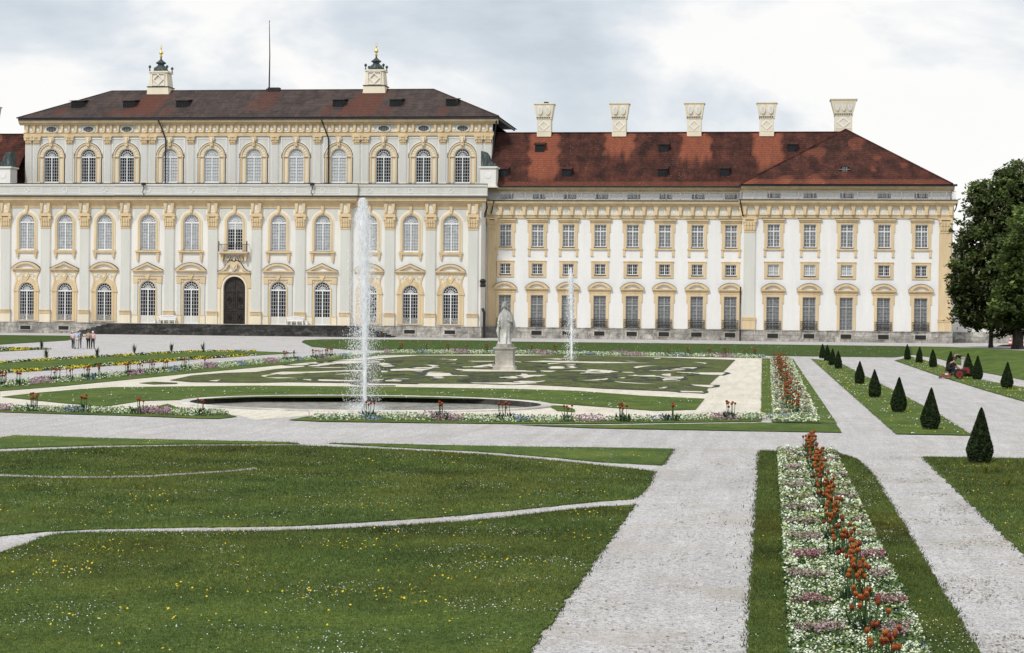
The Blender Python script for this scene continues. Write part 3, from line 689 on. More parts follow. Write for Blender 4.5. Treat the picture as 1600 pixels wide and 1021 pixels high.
def chimney(parent, x, y, z0, z1, w, top, ovals=2, vent=False):
    mb = MB(); h = w/2; H_ = z1-z0; zm = z0+H_*.53
    mb.box(-h, h, -h*.8, h*.8, 0, zm-z0); mb.box(-h-.08, h+.08, -h*.8-.08, h*.8+.08, zm-z0, zm-z0+.1)
    for k in range(int((w+.2)/.24)): xx = -h-.02+k*.24; mb.box(xx, xx+.12, -h*.8-.15, -h*.8-.02, zm-z0+.1, zm-z0+.26, 2)
    mb.frustum((0, 0), (h+.05, h*.8+.05), (h+.12, h*.8+.12), zm-z0+.1, zm-z0+.3)
    mb.frustum((0, 0), (h+.1, h*.8+.1), (top/2-.1, top/2*.8-.1), zm-z0+.3, H_-.12)
    mb.box(-top/2, top/2, -top/2*.8, top/2*.8, H_-.12, H_)
    hh = h*.78; zc = (zm-z0)*.64; q = min(hh, (zm-z0)*.3)
    mb.ring([(-hh, zc), (0, zc+q), (hh, zc), (0, zc-q)], [(-hh*.68, zc), (0, zc+q*.68), (hh*.68, zc), (0, zc-q*.68)], -h*.8-.06, -h*.8+.01, 1, True)
    mb.ring(rect(-h*.86, h*.86, zc-q*1.15, zc+q*1.15), rect(-h*.78, h*.78, zc-q*1.07, zc+q*1.07), -h*.8-.04, -h*.8+.01, 1, True)
    for k in range(ovals):
        cx = (k-(ovals-1)/2)*w/ovals*1.08; zc2 = (zm-z0+.3+H_-.12)/2; yb = -h*.8-.1-.12
        rx, rz = w/ovals*.34, (H_-(zm-z0))*.27
        o = [(cx+rx*math.cos(2*PI*j/14), zc2+rz*math.sin(2*PI*j/14)) for j in range(14)]
        mb.prism(o, yb-.1, yb+.25, 1); mb.prism([(cx+(a-cx)*.72, zc2+(b_-zc2)*.8) for a, b_ in o], yb-.115, yb, 3)
    if vent: mb.box(-.1, .5, -.3, .3, H_, H_+.28, 2)
    return mb.build('chimney', ['cream', 'white', 'lead', 'grey'], parent, (x, y, z0))
def lantern(x):
    z0 = 34.1; y = YA+8.8
    mb = MB(); mb.frustum((0, 0), (1.62, 1.5), (1.5, 1.4), 0, 1.05); mb.frustum((0, 0), (1.42, 1.3), (1.22, 1.15), 1.15, 3.15)
    mb.box(-1.62, 1.62, -1.5, 1.5, 1.05, 1.16, 2); mb.box(-1.42, 1.42, -1.32, 1.32, 3.15, 3.38)
    mb.ring([(-.78, 2.15), (0, 2.98), (.78, 2.15), (0, 1.32)], [(-.6, 2.15), (0, 2.79), (.6, 2.15), (0, 1.51)], -1.4, -1.2, 1, True)
    mb.ring(rect(-.95, .95, 1.25, 3.05), rect(-.87, .87, 1.33, 2.97), -1.37, -1.2, 1, True)
    o = mb.build('roof_lantern', ['cream', 'white', 'lead'], rf, (x, y, z0))
    mb = MB(); mb.lathe([(1.1, 3.38), (1.02, 3.7), (.8, 4.05), (.52, 4.25), (.44, 4.45), (.72, 4.58), (.74, 4.7), (.42, 4.9), (.16, 5.15), (.08, 5.5)], n=12)
    for a in (-1, 1):
        for c in (-1, 1):
            mb.lathe([(.12, 3.38), (.1, 3.55), (.05, 3.7), (.2, 3.9), (.2, 4.05), (.08, 4.2)], a*1.28, c*1.18, 8)
    mb.build('dome', 'copper', o, smooth=True)
    mb = MB(); mb.lathe([(.1, 5.4), (.22, 5.6), (.08, 5.8), (.3, 6.0), (.3, 6.15), (.1, 6.4), (.05, 6.7), (.14, 6.8), (.03, 6.95), (.02, 7.4)], n=8); mb.box(-.16, .16, -.02, .02, 7.05, 7.11); mb.build('finial', 'gold', o, smooth=True)
lantern(-87.0+70.75-.0); lantern(-55.45+70.75)
mb = MB(); mb.box(-.35, 1.35, YA+8.3, YA+9.3, RZ-.2, RZ+.35); mb.box(-.6, -.1, YA+8.4, YA+9.2, RZ-.2, RZ+.2); mb.build('roof_hatch', 'iron', rf)
mb = MB(); mb.tube([(-.25, YA+8.8, RZ), (-.2, YA+8.8, RZ+5), (-.3, YA+8.8, 44.6)], [.11, .08, .04]); mb.lathe([(.02, 44.5), (.09, 44.6), (.02, 44.72)], -.3, YA+8.8, 6); mb.build('flagpole', 'iron', rf)
# volute buttresses at both ends of the terrace
for sx, xx in ((-1, -33.9), (1, 33.6)):
    mb = MB(); c = xx
    mb.box(c-1.05, c+1.05, 3.0, 5.4, 20.0, 22.6); mb.box(c-1.25, c+1.25, 2.8, 5.6, 22.6, 22.8); mb.box(c-1.2, c+1.2, 2.9, 5.5, 20.0, 20.25)
    o = [(c+.42*math.cos(2*PI*k/12), 21.6+.42*math.sin(2*PI*k/12)) for k in range(12)]; mb.prism(o, 2.95, 3.1, 1)
    v = mb.build('volute_buttress', ['offwhite', 'white'], pal)
    mb = MB()
    s0 = [(-1.15, 22.8), (-1.05, 23.2), (-.6, 23.3), (-.15, 23.7), (0., 24.3), (.35, 24.75), (1.1, 24.9), (1.1, 22.8)]
    mb.prism([(c-sx*a*(-1 if sx < 0 else 1)*1.0 if False else c+a*(1 if sx < 0 else -.9), z) for a, z in s0], 3.2, 5.0, 0, True); mb.build('copper_cap', 'copper', v)
# stairs
mb = MB(); n_ = 8; zt = 1.44
for k in range(n_):
    z1_ = zt*(n_-k)/n_; g = .34*k
    mb.box(-17.1-g*1.7, 17.9+g*1.7, -2.3-g, -.47, 0, z1_-.035); mb.box(-17.15-g*1.7, 17.95+g*1.7, -2.34-g, -.47-.002*k, z1_-.035, z1_, 1)
M['tread'] = stone('pale_step_edge', (.03, .03, .03), (.08, .078, .072), (.22, .21, .2), False); st = mb.build('steps', ['step', 'tread'], pal)  # tread slabs are paler than the step stone below them
mb = MB(); mb.box(-17.2, 18.0, -2.4, -.46, 1.445, 1.50); mb.build('landing', 'pedestal', st)
pipe(pal, [(33.75, -.2, 0), (33.75, -.2, 3.3), (33.5, -.1, 3.9)], .2)
mb = MB(); mb.lathe([(.3, 6.7), (.4, 6.9), (.3, 7.2), (.45, 7.5), (.2, 7.8)], 33.5, -.1, 8); mb.build('wall_lantern', 'iron', pal)
pipe(pal, [(33.9, -.6, 18.3), (34.0, -.3, 17.2), (33.6, .6, 16.4), (33.5, 1.2, 16.0)], .12)
pipe(pal, [(34.0, YA-.8, 29.7), (33.7, YA-.3, 27.8), (33.3, YA-.2, 24), (33.0, YA-.2, 20.3)], .1)

# ------------------------------------------------------------------ SIDE WINGS
def mk_wing_kit():
    w = 1.6
    WK['U_f'] = rect_frame(w, 12.22, 15.17, 4, 6, transom=14.3).mesh('window', ['frame']); WK['U_p'] = pane(rect(-w/2, w/2, 12.22, 15.17), 'curtaindark')
    mb = MB(); mb.ring(rect(-.8, .8, 12.12, 15.2), rect(-1.2, 1.2, 11.9, 15.55), -.12, .01, 0, True)
    mb.box(-1.45, 1.45, -.4, .01, 15.72, 15.92); mb.box(-1.3, 1.3, -.25, .01, 15.5, 15.72); mb.box(-1.52, 1.52, -.44, .01, 15.92, 15.98, 1)
    mb.box(-.85, .85, -.2, .1, 12.12, 12.2, 1)
    for sx in (-1, 1):
        a, b_ = sorted((sx*1.2, sx*1.36)); mb.box(a, b_, -.1, .01, 14.2, 15.5)
        x = sx*1.12; mb.box(x-.14, x+.14, -.12, .01, 11.1, 11.9); mb.box(x-.17, x+.17, -.18, .01, 11.0, 11.12)
    mb.box(-1.32, 1.32, -.2, .01, 11.86, 12.04)
    WK['U_s'] = mb.mesh('surround', ['yellow', 'lead'])
    w = 1.46
    WK['V_f'] = rect_frame(w, 8.55, 9.95, 6, 3).mesh('window', ['frame']); WK['V_p'] = pane(rect(-w/2, w/2, 8.55, 9.95), 'glass'); WK['V_ps'] = pane(rect(-w/2, w/2, 8.55, 9.95), 'shade')
    mb = MB(); mb.ring(rect(-.74, .74, 8.5, 9.98), rect(-1.18, 1.18, 8.13, 10.32), -.1, .01, 0, True); mb.box(-.78, .78, -.2, .1, 8.44, 8.53, 1); mb.box(-1.24, 1.24, -.16, .01, 10.24, 10.36)
    WK['V_s'] = mb.mesh('surround', ['yellow', 'lead'])
    w = 1.66
    WK['W_f'] = rect_frame(w, 1.5, 5.73, 4, 9, transom=4.5).mesh('window', ['greyframe']); WK['W_p'] = pane(rect(-w/2, w/2, 1.5, 5.73), 'curtaindark')
    mb = MB(); a = [(-.84, 1.5), (-.84, 5.76), (.84, 5.76), (.84, 1.5)]; b_ = [(-1.2, 1.5), (-1.2, 6.1), (1.2, 6.1), (1.2, 1.5)]; mb.ring(a, b_, -.12, .01)
    for sx in (-1, 1): p, q = sorted((sx*1.2, sx*1.38)); mb.box(p, q, -.1, .01, 4.9, 6.1)
    mb.box(-1.4, 1.4, -.16, .01, 6.1, 6.36); mb.box(-1.35, 1.35, -.1, .01, 6.36, 6.52)
    WK['W_s'] = mb.mesh('surround', ['yellow']); WK['W_d'] = pediment(3.25, 6.55, .98, 'seg')
    mb = MB()                                                    # bowed iron balconette
    for k in range(13):
        t = k/12; x = -1.08+2.16*t; bow = .38*math.sin(PI*t)**.5 if 0 < t < 1 else 0
        mb.box(x-.02, x+.02, -.1-bow-.02, -.1-bow+.02, 1.5, 2.62)
    rl = [(-1.08+2.16*k/12, -.1-.38*math.sin(PI*k/12)**.5 if 0 < k < 12 else -.1) for k in range(13)]
    for z in (1.56, 2.3, 2.62): mb.tube([(x, y, z) for x, y in rl], .03, 5)
    for k in range(6):
        x = -.9+k*.36; y = -.46; o = [(x+.15*math.cos(2*PI*j/8), 1.95+.24*math.sin(2*PI*j/8)) for j in range(8)]
        mb.ring(o, [(x+(a_-x)*.7, 1.95+(c_-1.95)*.75) for a_, c_ in o], y-.02, y+.02, 0, True)
    WK['W_b'] = mb.mesh('balconette', ['iron'])
    w = 1.75
    WK['T_f'] = rect_frame(w, 18.62, 19.3, 8, 2).mesh('window', ['greyframe']); WK['T_p'] = pane(rect(-w/2, w/2, 18.62, 19.3), 'glass')
    mb = MB(); mb.box(-.68, .68, -.3, -.15, .45, 1.0); mb.ring(rect(-.85, .85, .35, 1.1), rect(-.66, .66, .47, .98), -.24, -.14, 1, True); mb.box(-.06, .06, -.32, -.2, .45, 1.)
    WK['K'] = mb.mesh('cellar_window', ['iron', 'pedestal'])
mk_wing_kit()
def flank(root, x0, x1, Y, wins, Y0, mid=('V_p',), nobalc=()):
    """three-storey facade; coordinates are relative to root (X) and Y plane"""
    hs = []
    for x in wins: hs += [shift(rect(-.8, .8, 12.22, 15.17), x), shift(rect(-.73, .73, 8.55, 9.95), x), shift(rect(-.83, .83, 1.5, 5.73), x)]
    w = wall_sheet(x0, x1, 1.45, 16.1, hs, .3); w.build('wall', 'white', root, (0, Y, 0))
    mb = MB(); mb.box(x0, x0+.05, .002, 14, 1.45, 18); mb.box(x1-.05, x1, .002, 14, 1.45, 18); mb.box(x0+.1, x1-.1, .4, 14, .5, 18.2); mb.build('wall', 'white', root, (0, Y, 0))
    mb = MB(); mb.box(x0-.1, x1+.1, -.18, 14, 0, 1.38); mb.box(x0-.14, x1+.14, -.26, 14, 1.38, 1.47); mb.build('plinth', 'plinth', root, (0, Y, 0))
    for i, x in enumerate(wins):
        w = inst(WK['U_f'], 'window', root, (x, Y, 0)); inst(WK['U_p'], 'pane', w); inst(WK['U_s'], 'surround', w)
        w = inst(WK['V_f'], 'window', root, (x, Y, 0)); inst(WK[mid[min(i, len(mid)-1)]], 'pane', w); inst(WK['V_s'], 'surround', w)
        w = inst(WK['W_f'], 'window', root, (x, Y, 0)); inst(WK['W_p'], 'pane', w); inst(WK['W_s'], 'surround', w); inst(WK['W_d'], 'pediment', w)
        if i not in nobalc: inst(WK['W_b'], 'balconette', w)
        inst(WK['K'], 'cellar_window', root, (x, Y, 0))
        w = inst(WK['T_f'], 'window', root, (x, Y+1.1, 0)); inst(WK['T_p'], 'pane', w)
    sg = [(x0-.12, x1+.12, Y)]; sg2 = [(x0-.5, x1+.5, Y)]
    mb = MB(); run(mb, [(.01, 15.98), (-.14, 15.98), (-.18, 16.3), (-.28, 16.4), (.01, 16.4)], sg)
    run(mb, [(.01, 17.66), (-.4, 17.66), (-.5, 17.85), (-.85, 17.95), (-.95, 18.25), (.01, 18.25)], sg2); mb.build('cornice', 'yellow', root)
    mb = MB(); run(mb, [(.01, 16.38), (-.08, 16.38), (-.08, 17.7), (.01, 17.7)], sg)
    n_ = max(2, round((x1-x0-.6)/1.58)); st_ = (x1-x0-.6)/n_
    for k in range(n_+1):
        x = x0+.3+k*st_
        mb.prism([(x-.36, 17.7), (x+.36, 17.7), (x+.2, 17.15), (x+.17, 16.42), (x-.17, 16.42), (x-.2, 17.15)], Y-.45, Y-.05, 1)
        if k < n_:
            xc = x+st_/2; mb.ring(rect(xc-.38, xc+.38, 16.55, 17.25), rect(xc-.27, xc+.27, 16.66, 17.14), Y-.12, Y-.05, 2, True)
            o = [(xc+.2*math.cos(2*PI*j/8), 16.9+.2*math.sin(2*PI*j/8)) for j in range(8)]; mb.prism(o, Y-.12, Y-.05, 2 if k % 2 else 3)
    mb.build('frieze', ['cream', 'yellow', 'white', 'grey'], root)
    mb = MB(); run(mb, [(.3, 18.25), (-1.0, 18.25), (-1.02, 18.38), (.3, 18.42)], sg2); mb.build('flashing', 'lead', root)
    hs = [shift(rect(-.875, .875, 18.62, 19.3), x) for x in wins]
    wall_sheet(x0, x1, 18.3, 19.5, hs, .3).build('attic_wall', 'offwhite', root, (0, Y+1.1, 0))
    mb = MB(); run(mb, [(1.2, 19.45), (.9, 19.45), (.6, 19.75), (.25, 19.85), (.1, 20.2), (1.2, 20.2)], [(x0-.2, x1+.2, Y)]); mb.build('eaves_cornice', 'yellow', root)
    mb = MB(); mb.tube([(x0-.5, Y-.02, 20.28), (x1+.5, Y-.02, 20.28)], .14, 8); mb.build('gutter', 'lead', root)
    mb = MB()                                                    # walkway railing
    y = Y-.55
    for z in (18.5, 19.45): mb.box(x0-.3, x1+.3, y-.02, y+.02, z-.025, z+.025)
    k = 0; x = x0-.3
    while x <= x1+.3:
        big = k % 11 == 0
        mb.box(x-(.05 if big else .016), x+(.05 if big else .016), y-.02, y+.02, 18.4, 19.5)
        if k % 11 in (3, 5, 8):
            o = [(x+.14*math.cos(2*PI*j/8), 18.98+.3*math.sin(2*PI*j/8)) for j in range(8)]
            mb.ring(o, [(x+(a_-x)*.75, 18.98+(c_-18.98)*.82) for a_, c_ in o], y-.01, y+.02, 0, True)
        x += .17; k += 1
    mb.build('railing', 'greyframe', root)
WY = 4.5
def wing(sgn, label):
    root = thing('palace_wing', label, 'palace wing', (CX, YF, 0))
    def sx(v): return sgn*v
    xw = [35.82, 40.15, 44.3, 48.55, 52.85, 57.1, 61.4, 65.8]
    xa, xb = sorted((sgn*33.25, sgn*67.4))
    flank(root, xa, xb, WY, [sgn*x for x in xw], 0)
    # roof
    ez, rz = 20.35, 28.1; ya, yr = WY-.15, WY+8.3
    chx = [P(q, 200, 262.8)[0] for q in (851, 968, 1085, 1198)]   # world X of the chimneys
    chr_ = [sgn*(x-CX) for x in chx]
    def rust(v):
        x, y, z = v; t = (rz-z)/(rz-ez); s = 0
        for i, cx in enumerate(chr_):
            dx = abs(x-cx-.9*t+.7*noise.noise((x*.6, z*.9, 5.+i))); ln = (.98, .52, .62, .75)[i]+.25*noise.noise((x*1.5, 1., i*3.))
            s = max(s, max(0, min(1, (2.15-dx)/.35))*max(0, min(1, (ln-t)/.18)))
        if t > .93: s = max(s, .45)
        return s
    xr0, xr1 = sorted((sgn*33.35, sgn*80.5))
    rf_ = grid_roof('roof', 'roofred', root, quad((xr0, ya, ez), (xr1, ya, ez), (xr1, yr, rz), (xr0, yr, rz)), 150, 34, rust)
    mb = MB(); mb.add([(xr0, yr, rz), (xr1, yr, rz), (xr1, yr+8.5, ez), (xr0, yr+8.5, ez)], [(0, 1, 2, 3)]); mb.build('roof_slope', 'roofred', rf_)
    mb = MB(); mb.tube([(xr0, yr, rz+.02), (xr1, yr, rz+.02)], .13); mb.build('ridge_tiles', 'roofred', rf_)
    sl_ = (rz-ez)/(yr-ya)
    for px, py in ((786, 277), (843, 238), (885, 277), (1037, 238), (1035, 277), (1132, 276), (1238, 238)):
        t = (291-py)/84.; yq = ya+t*(yr-ya); X_, _ = P(px, py, YF+yq)
        dormer(rf_, sgn*(X_-CX), yq, ez+t*(rz-ez), sl_, 1.25, 1.0, 'roofred')
    for i, x in enumerate(chr_): chimney(rf_, x, yr, rz-.55, rz+4.0, 1.95, 2.85, 2, i == 0)
    return root
wr = wing(1, 'white palace wing with eight window bays, red tiled roof and four flared chimneys')
pipe(wr, [(33.75+.6, WY-1.0, 18.3), (34.1, WY-.7, 17.2), (33.9, WY-.3, 16.6)], .1)
# yellow giant pilaster where the wing meets the centre
sy_, cy_ = pilaster(1.1, 1.6, 16.05, 14.3, 'yellow', d=.2, yellow=True)
s_ = inst(sy_, 'pilaster', wr, (34.05, WY, 0)); inst(cy_, 'capital', s_)
wl = wing(-1, 'far left palace wing, its red roof just showing behind the central block')

# ------------------------------------------------------------------ CORNER PAVILION
pav = thing('palace_pavilion', 'white corner pavilion with pyramid red roof, yellow corner pilaster and one large chimney', 'palace pavilion', (10., 251.5, 0))
px0, px1 = -13.45, 13.35
flank(pav, px0, px1, 0., [x-10+.0 for x in (.6, 5.25, 9.98, 14.72, 19.42)], 0, ('V_ps', 'V_ps', 'V_ps', 'V_p', 'V_p'), (2,))
s_, c_ = pilaster(1.45, 1.6, 16.0, 14.1, 'grey', d=.2); o = inst(s_, 'pilaster', pav, (px0+.95, 0, 0)); inst(c_, 'capital', o)
mb = MB(); mb.box(-.85, .85, -.3, 0, 1.5, 2.7, 1); mb.box(-.9, .9, -.36, 0, 2.7, 2.85); mb.box(-.9, .9, -.36, 0, 2.9, 3.15); bme = mb.mesh('base', ['yellow', 'yellow']); inst(bme, 'base', o)
s_, c_ = pilaster(1.45, 1.6, 16.0, 14.1, 'yellow', d=.2, yellow=True); o = inst(s_, 'pilaster', pav, (px1-.9, 0, 0)); inst(c_, 'capital', o); inst(bme, 'base', o)
ez = 20.4; A_, B_, C_ = (px0-.25, -.25, ez), (px1-.1, -.25, ez), (0.1, 11.6, 28.5)
def rust_p(v): return .5*(v[2] < ez+.55)+(.5 if noise.noise((v[0]*.4, v[2]*.5, 9.)) > .25 else 0)
rp = grid_roof('roof', 'roofred', pav, quad(A_, B_, C_, C_), 60, 30, rust_p)
D_ = (0.1, 26, 28.5); mb = MB(); mb.add([B_, (px1-.1, 26, ez), D_, C_], [(0, 1, 2, 3)]); mb.add([A_, C_, D_, (px0-.25, 26, ez)], [(0, 1, 2, 3)]); mb.build('roof_slope', 'roofred', rp)
mb = MB(); mb.tube([A_, C_], .14); mb.tube([C_, B_], .14); mb.tube([C_, D_], .14); mb.build('ridge_tiles', 'roofred', rp)
X_, Z_ = P(1320, 272, 251.5+2.6); dormer(rp, X_-10, 2.4, ez+8.1/11.85*2.6, 8.1/11.85, .8, .75, 'roofred', True)
chimney(rp, -.15, 13.6, 28.0, 32.75, 2.35, 3.7, 3)
pipe(pav, [(px0-.15, -.25, 0), (px0-.15, -.25, 7.0)], .1)
pipe(pav, [(px0-.3, -.9, 18.3), (px0-.1, -.5, 17.0), (px0+.1, -.3, 16.2)], .1)
pipe(pav, [(px1+.2, .3, 20.3), (px1-.3, .9, 19.2), (px1-.2, .6, 18.3)], .07)
pipe(pav, [(px1+.5, -.8, 18.2), (px1+.3, -.2, 17.2), (px1+.1, .3, 16.8)], .08)

# ------------------------------------------------------------------ LOW GALLERY behind the tree
gal = thing('low_gallery', 'low pale gallery wall with stone balustrade, half hidden behind the chestnut tree', 'building', (23.5, 258., 0))
mb = wall_sheet(0, 5.0, 1.4, 11.2, [rect(1.4, 3.4, 3., 8.)]); mb.box(0, 5., .4, 6, 0, 11.2); mb.build('wall', 'offwhite', gal)
mb = MB(); mb.box(5.0, 30, .05, 6, 1.4, 4.3); mb.build('side_wall', 'greywall' if 'greywall' in M else 'grey', gal)
mb = MB(); mb.box(0, 5.1, -.3, .1, 10.9, 11.3); mb.box(0, 5.1, -.15, .1, 11.3, 11.5); mb.box(0, 5.1, -.2, .1, 12.6, 12.8)
for k in range(12): mb.lathe([(.09, 11.5), (.17, 11.8), (.08, 12.2), (.12, 12.6)], .25+k*.42, -.05, 8)
mb.build('balustrade', 'pedestal', gal)
mb = MB(); mb.box(0, 40, -.2, .04, 0, 1.4); mb.build('plinth', 'plinth', gal)

# ------------------------------------------------------------------ GROUND
def sheet(name, polys, z, matk, holes=(), kind='structure', jitter=0., label=None, thick=0.):
    """filled polygons on the ground; borders optionally ragged"""
    bm = bmesh.new()
    for poly in polys:
        pts = []
        for i in range(len(poly)):
            a, b_ = Vector(poly[i]), Vector(poly[(i+1) % len(poly)]); L = (b_-a).length
            n = max(1, min(400, int(L/.16))) if jitter else 1
            nrm = Vector((-(b_-a).y, (b_-a).x)).normalized() if L > 0 else Vector((0, 0))
            for k in range(n):
                p = a.lerp(b_, k/n)
                if jitter and a.y < 80: p = p+nrm*(random.gauss(0, jitter)+1.2*jitter*noise.noise((p.x*1.7, p.y*1.7, 2.)))
                pts.append(p)
        loops = [pts]+[[Vector(q) for q in h] for h in holes]
        ed = []
        for L_ in loops:
            vs = [bm.verts.new((p.x, p.y, z)) for p in L_]
            ed += [bm.edges.new((vs[i], vs[(i+1) % len(vs)])) for i in range(len(vs))]
        bmesh.ops.triangle_fill(bm, use_beauty=True, edges=ed, normal=(0, 0, 1))
    for f in bm.faces:
        if f.normal.z < 0: f.normal_flip()
    if thick:
        be = [e for e in bm.edges if e.is_boundary]
        r = bmesh.ops.extrude_edge_only(bm, edges=be)
        for v in [g for g in r['geom'] if isinstance(g, bmesh.types.BMVert)]: v.co.z -= thick
    me = bpy.data.meshes.new(name); bm.to_mesh(me); bm.free(); me.materials.append(M[matk])
    o = inst(me, name)
    if kind: o['kind'] = kind
    return o
def inpoly(pts, poly):
    x, y = pts[:, 0], pts[:, 1]; inside = np.zeros(len(pts), bool); n = len(poly)
    for i in range(n):
        (x0, y0), (x1, y1) = poly[i][:2], poly[(i+1) % n][:2]
        if y0 == y1: continue
        c = ((y0 > y) != (y1 > y)) & (x < (x1-x0)*(y-y0)/(y1-y0)+x0); inside ^= c
    return inside
def Gp(L): return [G(x, y) for x, y in L]
BC, BRX, BRY = (-16.95, 80.2), 7.5, 6.1
ell = lambda s=0., n=64: [(BC[0]+(BRX+s)*math.cos(2*PI*k/n), BC[1]+(BRY+s)*math.sin(2*PI*k/n)) for k in range(n)]
sheet('ground', [[(-1500, -60), (1500, -60), (1500, 3200), (-1500, 3200)]], 0., 'gravel', holes=[ell(.0)])
# cream gravel around the parterre
cream = Gp([(1, 621), (0, 611), (130, 601), (300, 583.5), (475, 567), (640, 555), (800, 553.8), (1000, 556.5), (1190, 560)])+[G(1191, 600), G(1191, 652), G(1000, 657), G(800, 650), G(690, 648)]+Gp([(475, 650), (400, 657), (375, 650), (330, 644), (200, 641), (60, 636), (-60, 640), (-60, 612)])
sheet('gravel_path', [cream], .004, 'cream_gravel', holes=[ell(.0)])
Lz = .028
near = [
 Gp([(-260, 1000), (-40, 872), (0, 865), (37, 854), (67, 841), (97, 835.5), (187, 833), (300, 833), (412, 831.7), (525, 828.7), (600, 824.5), (712, 817.5), (787, 810.7), (862, 801.7), (937, 794), (986, 791)])+[(-2.77, 40.9), (-2.84, 21), (-14, 21)],
 Gp([(-80, 716), (0, 707.5), (150, 701), (300, 698), (465, 697.5), (600, 703), (750, 711), (862, 721), (937, 728.5), (1022, 738), (1012, 761), (997, 776), (986, 781), (937, 784), (862, 792), (787, 799.5), (712, 807), (600, 815), (525, 819.4), (450, 823), (300, 825), (150, 828), (67, 831.7), (0, 839), (-80, 848)]),
 Gp([(-80, 695), (0, 685.5), (22, 681.4), (150, 685.5), (300, 689), (450, 692), (467, 694.5), (300, 695), (150, 697), (0, 702), (-80, 712)]),
 Gp([(514, 693.7), (600, 694.7), (675, 696.4), (825, 699.4), (975, 701), (1052, 702.6), (1035, 728), (937, 723), (862, 715.5), (750, 706.5), (600, 699)]),
 [(-.20, 20), (.33, 20), (.33, 57), (-.20, 57)],
 [(1.95, 20), (2.6, 20), (2.68, 50), (2.5, 54.5), (1.95, 57.2)],
 [(4.42, 20), (60, 20), (60, 55.9), (4.42, 55.9)],
]
sheet('lawn', near, Lz, 'lawn', jitter=.022, thick=.03)
# thin gravel ribbon on the middle lawn
rib_t = [(-60, 742), (0, 743), (75, 746), (150, 746.5), (232, 745), (300, 740.5), (367, 736.5), (399, 732)]
rib_b = [(402, 735), (367, 738.5), (300, 743), (232, 747.5), (150, 749), (75, 748.6), (0, 746), (-60, 745)]
sheet('gravel_ribbon', [Gp(rib_t+rib_b)], Lz+.004, 'gravel')
mid = [
 Gp([(-60, 638), (0, 640), (200, 643), (340, 646), (372, 652), (342, 655.5), (300, 654.5), (200, 650.7), (100, 648), (0, 645), (-60, 643)]),
 Gp([(450, 657.5), (480, 652), (600, 650.5), (800, 655), (950, 657), (1190, 652)])+[G(1190, 659.5)]+Gp([(950, 663), (800, 663.5), (625, 661.5), (500, 659.8)]),
 Gp([(800, 665), (950, 665.5), (1190, 661.5), (1307, 664), (1315, 677), (1200, 675), (1050, 672.5), (925, 670)]),
 # front band behind the basin
 Gp([(2, 621), (50, 615.5), (125, 609), (175, 606), (400, 603.5), (600, 605.3), (800, 608.5), (900, 611.5), (1000, 619), (1101, 624), (1087, 641), (1025, 643), (950, 637.5), (850, 630), (800, 626), (600, 622.3), (400, 622), (325, 625), (250, 626.5), (220, 627.5), (172, 635), (157, 636), (100, 631)]),
 Gp([(240, 637), (262, 632), (268, 634), (280, 639), (300, 642), (262, 640)]), Gp([(850, 634), (880, 635), (897, 640), (899, 645), (870, 643), (862, 638)]),
 # far strips beside the tulip bed
 [G(1190.5, 561), (.14, 164), (.21, 77), (-.24, 77)], [(1.66, 164), (2.12, 164), (2.55, 71.5), (2.0, 71.5)],
 # topiary lawns
 [(3.62, 164), (5.5, 158), (6.0, 130), (6.87, 80), (6.84, 65.9), (4.32, 65.9)],
 Gp([(1398, 564), (1474, 590.5), (1547, 613), (1600, 628), (1680, 655)])+Gp([(1660, 630), (1600, 606), (1534, 594.5), (1450, 565), (1425, 558)]),
 # left diagonal border
 Gp([(-60, 607), (0, 601), (100, 594), (200, 585), (300, 574), (400, 566), (475, 561.5), (550, 555), (592, 551.5), (800, 552.0), (1190, 558.5), (1190, 560), (800, 554), (600, 555), (550, 561), (475, 567.5), (400, 575), (300, 584), (200, 594), (100, 604), (0, 612), (-60, 618)]),
 # long lawn with yellow borders
 Gp([(-60, 573), (0, 567.5), (100, 561), (200, 555.5), (300, 550), (400, 549.5), (467, 552), (400, 556), (300, 562.5), (200, 570), (100, 577.5), (0, 584), (-60, 589)]),
 Gp([(-60, 545.5), (0, 545), (82, 546), (0, 550), (-60, 552)]),
]
sheet('lawn', mid, Lz, 'lawn', jitter=.02)
back = [
 Gp([(-60, 523.5), (0, 524), (107, 525), (135, 525.5), (105, 532.5), (0, 539), (-60, 542)]),
 Gp([(471, 535), (475, 532), (500, 530.8), (550, 530.5), (775, 532.7), (800, 534.2), (1200, 538.7), (1364, 540.7), (1430, 541.8)])+Gp([(1427, 555), (1398, 559), (1269, 557.5), (1200, 556.5), (1000, 553.5), (800, 549.5), (625, 548.5), (550, 547.5), (487, 542.5)]),
]
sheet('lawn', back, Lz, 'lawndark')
# gravel cross lines in the right strips
mb = MB()
